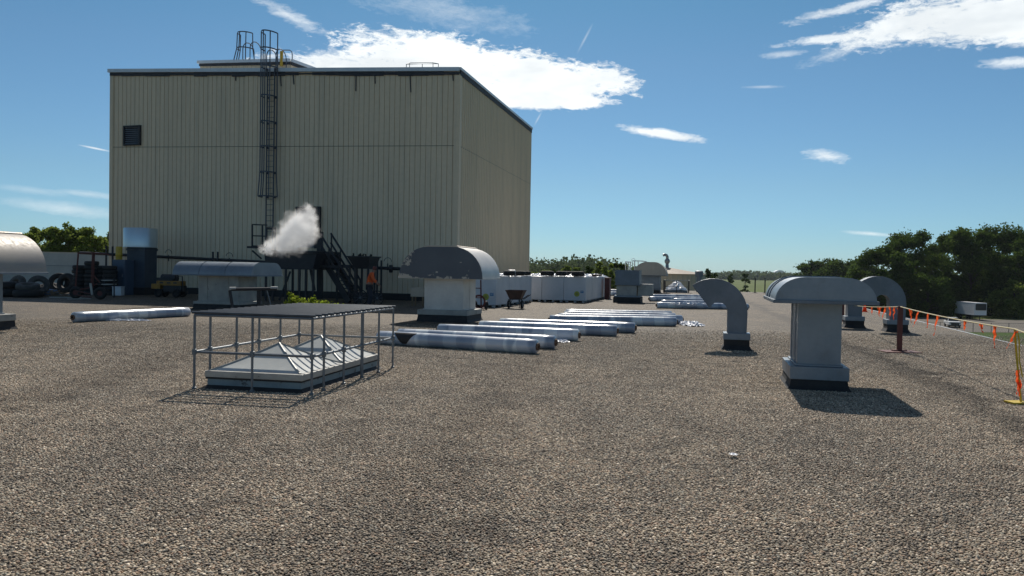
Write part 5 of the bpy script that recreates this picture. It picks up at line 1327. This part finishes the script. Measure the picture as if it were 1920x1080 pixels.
# quonset shed far off
qs = zv(G(1462, 521.5, GZ), GZ); 
qz = thing('arched_shed', 'distant pale arched shed in the fields above the barrel hood', 'shed', tuple(qs))
k_ = qs.y/FPX; rw = 15*k_; hq = P(1462, 506.5, qs.y).z-GZ
mb = MB(); mb.prism([(-rw, 0)]+[(-rw*math.cos(a_), hq*math.sin(a_)) for a_ in [math.pi*k/12 for k in range(1, 12)]]+[(rw, 0)], (0, 0, 0), (1, 0, 0), (0, 0, 1), (0, 20, 0)); mb.build('shell', M['trim'], qz, smooth=True, angle=30)
mb = MB(); mb.box((rw*.3, -.1, hq*.3), (rw*.5, .1, hq*.6)); mb.build('door', M['black_steel'], qz)

# ------------------------------------------------------------------ trees
def tree(label, base, h, cw, mt, nclump=26, nleaf=9000, leaf=.5, seed=1, crown0=.25, group=None, name='tree', flat=1.0, trunk=.35):
    rr = np.random.default_rng(seed)
    t = thing(name, label, 'tree', tuple(base), 0, group)
    mb = MB(); th = h*.72; lean = rr.uniform(-.03, .03)*h
    trunkpts = [(0, 0, -.3), (lean*.2, 0, h*.2), (lean*.6, rr.uniform(-.2, .2), h*.45), (lean, 0, th)]
    mb.tube(trunkpts, trunk, 8, r2=trunk*.25)
    tr_o = mb.build('trunk', M['bark'], t, smooth=True)
    cc = []
    for i in range(nclump):
        z = crown0+(1-crown0)*rr.uniform(0.02, .93); w = cw*math.sin(math.pi*min(1, max(.12, ((z-crown0)/(1-crown0))**.8*.85+.12)))**.6
        a_ = rr.uniform(0, 2*math.pi); q = w*rr.uniform(.35, .9)**.6
        cc.append((q*math.cos(a_), q*math.sin(a_), z*h, cw*rr.uniform(.2, .36)))
    mb = MB()
    for x, y, z, r in cc:
        z0 = min(th, max(h*.12, z*.62)); f_ = z0/th; s0 = Vector((lean*f_, 0, z0)); mb.tube([s0, s0.lerp(Vector((x, y, z)), .5)+Vector((0, 0, -.04*h*.5)), (x, y, z)], trunk*.28, 5, r2=trunk*.05)
    mb.build('limbs', M['bark'], t)
    per = int(nleaf*1.9)//nclump; P_ = []; leaf = leaf*.66
    for x, y, z, r in cc:
        nsub = 9; subs = rr.normal(size=(nsub, 3)); subs /= np.linalg.norm(subs, axis=1)[:, None]; subs *= r*rr.uniform(.3, 1.15, nsub)[:, None]
        for s in subs:
            n_ = per//nsub; q = rr.normal(size=(n_, 3)); q /= np.linalg.norm(q, axis=1)[:, None]; q *= (r*.6*rr.uniform(.0, 1, n_)**.6)[:, None]*(1+.5*rr.normal(size=n_).clip(0, 2))[:, None]
            q[:, 2] *= .7*flat; q += np.array([x, y, z])+s*np.array([1, 1, .75*flat]); P_.append(q)
    P_ = np.concatenate(P_); P_[:, 2] *= h/np.percentile(P_[:, 2], 99.6)
    o = quads('crown', mt, P_, rr.uniform(.6, 1.3, len(P_))*leaf, aspect=.8); o.parent = t
    return t
def tree_at(label, px_, ytop, d, cwpx, mt, **k):
    b_ = zv(P(px_, 500, d), GZ); h = P(px_, ytop, d).z-GZ; return tree(label, b_, h, cwpx/FPX*d, mt, **k)
TG = 'tall dark trees beyond the parking lot'
for i, (px_, yt, d, cw, lb_) in enumerate((
    (1655, 466, 195, 52, 'leftmost tall dark tree of the grove beyond the parking lot'),
    (1715, 438, 205, 62, 'broad dark tree behind the red line stand in the grove'),
    (1768, 444, 215, 48, 'dark tree with a sky gap at its right shoulder in the grove'),
    (1822, 432, 205, 56, 'tall dark tree above the box trailer in the grove'),
    (1872, 427, 210, 60, 'tallest dark tree, right of the trailer in the grove'),
    (1925, 436, 200, 55, 'dark tree cut by the right edge of the photo'))):
    tree_at(lb_, px_, yt, d, cw, M['leaf_dark'], nclump=34, nleaf=15000, leaf=.62, seed=30+i, crown0=.10, group=TG)
for i, (px_, yt, d, cw, lb_) in enumerate((
    (1690, 505, 190, 40, 'low dark tree filling beneath the grove left of the trailer'),
    (1740, 515, 190, 42, 'low dark tree filling beneath the grove between duct and trailer'),
    (1790, 520, 208, 40, 'low dark tree directly behind the white trailer'),
    (1850, 518, 205, 44, 'low dark tree right behind the trailer cooling unit'),
    (1905, 530, 190, 32, 'lighter bushy young tree at the right edge before the grove'),
    (1640, 525, 185, 34, 'low bush at the left foot of the grove'))):
    tree_at(lb_, px_, yt, d, cw*1.1, M['leaf_dark'] if i != 4 else M['leaf_mid'], nclump=34, nleaf=11000, leaf=.6, seed=50+i, crown0=.02, group='low trees beneath the grove')
for i, (px_, yt, d, cw, lb_) in enumerate((
    (1520, 492, 330, 26, 'left tree of the mid distance clump above the barrel hood'),
    (1548, 491, 335, 28, 'middle tree of the mid distance clump above the barrel hood'),
    (1582, 488, 325, 30, 'right tree of the mid distance clump above the barrel hood'),
    (1620, 497, 300, 30, 'tree linking the mid distance clump to the dark grove'))):
    tree_at(lb_, px_, yt, d, cw*1.3, M['leaf_dark'], nclump=38, nleaf=11000, leaf=.8, seed=70+i, crown0=.03)
for i, (px_, yt, d, cw, lb_) in enumerate(((1371, 514, 330, 5, 'small round tree alone in the pasture, left one'), (1398, 513.5, 320, 7, 'small wide tree alone in the pasture, right one'), (1333, 506, 210, 11, 'dark young tree just right of the round tank'))):
    tree_at(lb_, px_, yt, d, cw*1.3, M['leaf_dark'], nclump=26, nleaf=3000, leaf=.5, seed=80+i, crown0=.02, trunk=.15)
for i, (px_, yt, d, cw, lb_) in enumerate((
    (45, 440, 95, 26, 'left tree behind the aluminium barrel vent'),
    (78, 430, 98, 24, 'bright green tree second from left behind the annex wall'),
    (112, 427, 96, 26, 'tallest bright green tree behind the annex wall'),
    (145, 432, 97, 24, 'bright green tree behind the annex wall, above the tyre pile'),
    (178, 431, 95, 25, 'bright green tree next to the tall building edge'),
    (212, 436, 99, 22, 'green tree partly hidden by the tall building edge'))):
    tree_at(lb_, px_, yt, d, cw*1.35, M['leaf_mid'], nclump=40, nleaf=12000, leaf=.34, seed=90+i, crown0=.1, group='bright green trees behind the annex wall')
mids = [(990, 515, 118, 14), (1006, 512, 122, 12), (1024, 508, 120, 12), (1042, 507, 128, 13), (1062, 500, 130, 13), (1083, 503, 126, 13), (1104, 501, 125, 13), (1120, 494, 118, 15), (1140, 497, 115, 14), (1158, 496, 118, 15), (1176, 500, 122, 12), (1196, 503, 130, 12)]
wd_ = ['leftmost', 'second', 'third', 'fourth', 'fifth', 'sixth', 'seventh', 'eighth', 'ninth', 'tenth', 'eleventh', 'rightmost']
for i, (px_, yt, d, cw) in enumerate(mids):
    tree_at('bushy green tree behind the board stacks, %s of the row' % wd_[i], px_, yt, d, cw, M['leaf_mid'] if i % 3 else M['leaf_dark'], nclump=26, nleaf=6500, leaf=.38, seed=110+i, crown0=.03, group='bushy trees behind the board stacks')
# bare tree
bt_ = zv(P(1029, 500, 135), GZ); t = thing('bare_tree', 'leafless grey tree sticking up above the green row', 'tree', tuple(bt_)); mb = MB(); hb2 = P(1029, 488, 135).z-GZ
rr = random.Random(1)
def branch(p, d, ln, r, lv):
    q = p+d*ln; mb.tube([p, q], r, 4, r2=r*.6)
    if lv == 0: return
    for k in range(3): branch(p+d*ln*rr.uniform(.5, 1), (d+Vector((rr.uniform(-.6, .6), rr.uniform(-.6, .6), rr.uniform(-.1, .3)))).normalized(), ln*.6, r*.55, lv-1)
branch(Vector((0, 0, 0)), Vector((0, 0, 1)), hb2*.5, .22, 4); mb.build('trunk', M['bark'], t)
# distant woods: one mass round the horizon
def woods(name, d0, d1, a0, a1, n_cl, h0, h1, leaf, seed, per=46):
    rr = np.random.default_rng(seed); al = rr.uniform(a0, a1, n_cl); dd = rr.uniform(d0, d1, n_cl); hh = rr.uniform(h0, h1, n_cl)*(1+.18*np.sin(al*23)+.12*np.sin(al*71+1))
    P_ = []
    for a_, d, h in zip(al, dd, hh):
        q = rr.normal(size=(per, 3))*np.array([h*.42, h*.3, h*.28]); q[:, 2] = np.abs(q[:, 2]+h*.45)
        q[:, 2] = np.minimum(q[:, 2], h*1.05)
        q += np.array([d*math.sin(a_), d*math.cos(a_), GZ]); P_.append(q)
    P_ = np.concatenate(P_); o = quads(name, M['leaf_far'], P_, rr.uniform(.6, 1.4, len(P_))*leaf); return tag(o, kind='stuff')
woods('distant_woods', 1500, 2100, R_(-45), R_(45), 2200, 11, 15, 3.2, 5, 60)
woods('far_woods', 500, 700, R_(-3), R_(8.5), 320, 12, 16, 1.5, 6, 90)
woods('side_woods', 300, 600, R_(-42), R_(-24), 300, 10, 15, 2.0, 7)
woods('side_woods', 300, 600, R_(28), R_(44), 300, 10, 15, 2.0, 8)

# ------------------------------------------------------------------ sun, sky, clouds
EL = R_(45)
sd_ = bpy.data.lights.new('sun', 'SUN'); sun = bpy.data.objects.new('sun', sd_); COL.objects.link(sun)
sd_.energy = 4.6; sd_.angle = R_(.53); sd_.color = (1, .935, .84)
sun.rotation_euler = (-(math.pi/2-EL), 0, R_(-1.5))
world = bpy.data.worlds.new('World'); scene.world = world; world.use_nodes = True
nt = world.node_tree; bg = nt.nodes['Background']
sky = N(nt, 'ShaderNodeTexSky'); sky.sky_type = 'NISHITA'; sky.sun_disc = False; sky.sun_elevation = EL; sky.sun_rotation = R_(0)
sky.air_density = 1.0; sky.dust_density = .3; sky.ozone_density = 2.0; sky.altitude = 200
bg.inputs[1].default_value = SKYS = .075
tc = N(nt, 'ShaderNodeTexCoord'); sx = N(nt, 'ShaderNodeSeparateXYZ'); nt.links.new(tc.outputs['Generated'], sx.inputs[0])
def mth(op, a, b_=None, clamp=False):
    q = N(nt, 'ShaderNodeMath', operation=op); q.use_clamp = clamp
    for i, v in enumerate((a, b_)):
        if v is None: continue
        if isinstance(v, (int, float)): q.inputs[i].default_value = v
        else: nt.links.new(v, q.inputs[i])
    return q.outputs[0]
uu = mth('ARCTAN2', sx.outputs[0], sx.outputs[1])          # azimuth
vv = mth('ARCSINE', sx.outputs[2])                          # elevation
def azel(px_, py):
    r = ray(px_, py).normalized(); return math.atan2(r.x, r.y), math.asin(r.z)
cv = N(nt, 'ShaderNodeCombineXYZ'); nt.links.new(uu, cv.inputs[0]); nt.links.new(mth('MULTIPLY', vv, 2.6), cv.inputs[1])
def nz(scale, detail, rough, off=0, dist=0):
    n = N(nt, 'ShaderNodeTexNoise'); n.inputs['Scale'].default_value = scale; n.inputs['Detail'].default_value = detail; n.inputs['Roughness'].default_value = rough; n.inputs['Distortion'].default_value = dist
    mp = N(nt, 'ShaderNodeMapping'); mp.inputs['Location'].default_value = (off, off*.7, 0); nt.links.new(cv.outputs[0], mp.inputs[0]); nt.links.new(mp.outputs[0], n.inputs['Vector']); return n.outputs[0]
n_a = nz(14, 6, .62, 0, .3); n_b = nz(60, 6, .7, 3, .4); n_c = nz(9, 3, .6, 7)
nsum = mth('ADD', mth('MULTIPLY', mth('SUBTRACT', n_a, .5), 1.5), mth('MULTIPLY', mth('SUBTRACT', n_b, .5), 1.7))
ae = N(nt, 'ShaderNodeCombineXYZ'); nt.links.new(uu, ae.inputs[0]); nt.links.new(vv, ae.inputs[1])
def mad(a, b_, c, clamp=False):
    q = N(nt, 'ShaderNodeMath', operation='MULTIPLY_ADD'); q.use_clamp = clamp
    for i, v in enumerate((a, b_, c)):
        if isinstance(v, (int, float)): q.inputs[i].default_value = v
        else: nt.links.new(v, q.inputs[i])
    return q.outputs[0]
def blob(cx, cy, rx, ry, ang, amp, soft, nw):
    a0, e0 = azel(cx, cy)
    mp = N(nt, 'ShaderNodeMapping'); mp.vector_type = 'TEXTURE'; nt.links.new(ae.outputs[0], mp.inputs[0])
    mp.inputs['Location'].default_value = (a0, e0, 0); mp.inputs['Rotation'].default_value = (0, 0, R_(ang)); mp.inputs['Scale'].default_value = (rx/FPX, ry/FPX, 1)
    ln = N(nt, 'ShaderNodeVectorMath', operation='LENGTH'); nt.links.new(mp.outputs[0], ln.inputs[0])
    return mad(mad(nsum, nw/soft, 1/soft), 1.0, mth('MULTIPLY', ln.outputs['Value'], -1/soft), True), amp
blobs = [
 (700, 152, 190, 48, -3, 1, .35, .85), (850, 128, 235, 58, -6, 1, .35, .85), (1010, 150, 170, 48, -8, 1, .3, .75), (610, 112, 130, 26, 6, .85, .6, 1.1),
 (770, 78, 130, 24, -4, .75, .7, 1.3), (1060, 188, 110, 17, -2, 1, .3, .5), (1135, 152, 70, 30, -14, .95, .5, 1.1), (940, 178, 180, 26, -3, 1, .3, .45),
 (1700, 42, 120, 34, 12, .9, .6, 1.1), (1850, 32, 160, 48, -8, .95, .45, .9), (1570, 70, 110, 9, 3, .8, .7, 1.0), (1590, 14, 110, 9, 9, .65, .8, 1.1), (1910, 70, 100, 20, -14, .75, .7, 1.0),
 (1570, 98, 70, 13, 14, .35, .9, 1.3), (1475, 101, 42, 7, 2, .4, .8, 1.1), (1905, 116, 60, 10, -4, .7, .8, .9),
 (1240, 251, 92, 10, -9, .95, .6, .75), (1548, 293, 38, 12, -10, .7, .9, 1.0), (1430, 163, 38, 3.5, -2, .4, .9, .9),
 (540, 28, 95, 13, -20, .6, 1.0, 1.1), (840, 22, 170, 32, -8, .36, 1.3, 1.1),
 (130, 392, 120, 13, -5, .42, 1.0, .5), (165, 364, 60, 7, -4, .38, 1.0, .5), (60, 357, 70, 7, -4, .2, 1.0, .5), (1630, 438, 50, 4, -5, .5, .9, .5),
 (1097, 72, 3, 32, -29, .28, 1.0, .1), (1009, 222, 2.5, 16, -29, .3, 1.0, .1), (178, 278, 27, 2, -8, .7, .8, .15),
]
tot = None
for b_ in blobs:
    if b_[5] <= 0: continue
    f, amp = blob(*b_); inv = mad(f, -amp, 1.0); tot = inv if tot is None else mth('MULTIPLY', tot, inv)
mask = mth('SUBTRACT', 1.0, tot, clamp=True)
cc_ = ramp(nt, n_c, [(.35, (11.5, 12.2, 12.6)), (.6, (14.5, 15, 15))])
hs = N(nt, 'ShaderNodeHueSaturation'); hs.inputs['Saturation'].default_value = 1.0; hs.inputs['Value'].default_value = 1.0
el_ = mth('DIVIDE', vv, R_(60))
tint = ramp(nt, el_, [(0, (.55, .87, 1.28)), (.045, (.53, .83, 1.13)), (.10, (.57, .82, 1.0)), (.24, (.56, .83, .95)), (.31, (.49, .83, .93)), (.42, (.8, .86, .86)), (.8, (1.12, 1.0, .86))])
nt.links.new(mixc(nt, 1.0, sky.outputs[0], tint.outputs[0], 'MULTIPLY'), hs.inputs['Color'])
world.cycles.sampling_method = 'MANUAL'; world.cycles.sample_map_resolution = 512
mx = mixc(nt, mask, hs.outputs[0], cc_.outputs[0])
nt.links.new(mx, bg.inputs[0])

HAZE = .00006
if HAZE:
    hm = bpy.data.materials.new('haze'); hm.use_nodes = True; hn = hm.node_tree; hn.nodes.clear()
    ho = N(hn, 'ShaderNodeOutputMaterial'); hv = N(hn, 'ShaderNodeVolumePrincipled'); hv.inputs['Color'].default_value = (.78, .88, .97, 1); hv.inputs['Density'].default_value = HAZE; hv.inputs['Anisotropy'].default_value = .2
    hn.links.new(hv.outputs[0], ho.inputs['Volume'])
    mb = MB(); mb.box((0, 1440, (GZ-1+42)/2), (5900, 3060, 42-(GZ-1))); tag(mb.build('haze', hm), kind='stuff')
# ------------------------------------------------------------------ render settings
vs_ = scene.view_settings; vs_.view_transform = 'Standard'; vs_.look = 'None'; vs_.gamma = 1; vs_.exposure = 0.0; vs_.use_curve_mapping = False
scene.render.engine = 'CYCLES'
scene.cycles.max_bounces = 8; scene.cycles.volume_bounces = 10; scene.cycles.transparent_max_bounces = 8
scene.cycles.volume_step_rate = 1.0
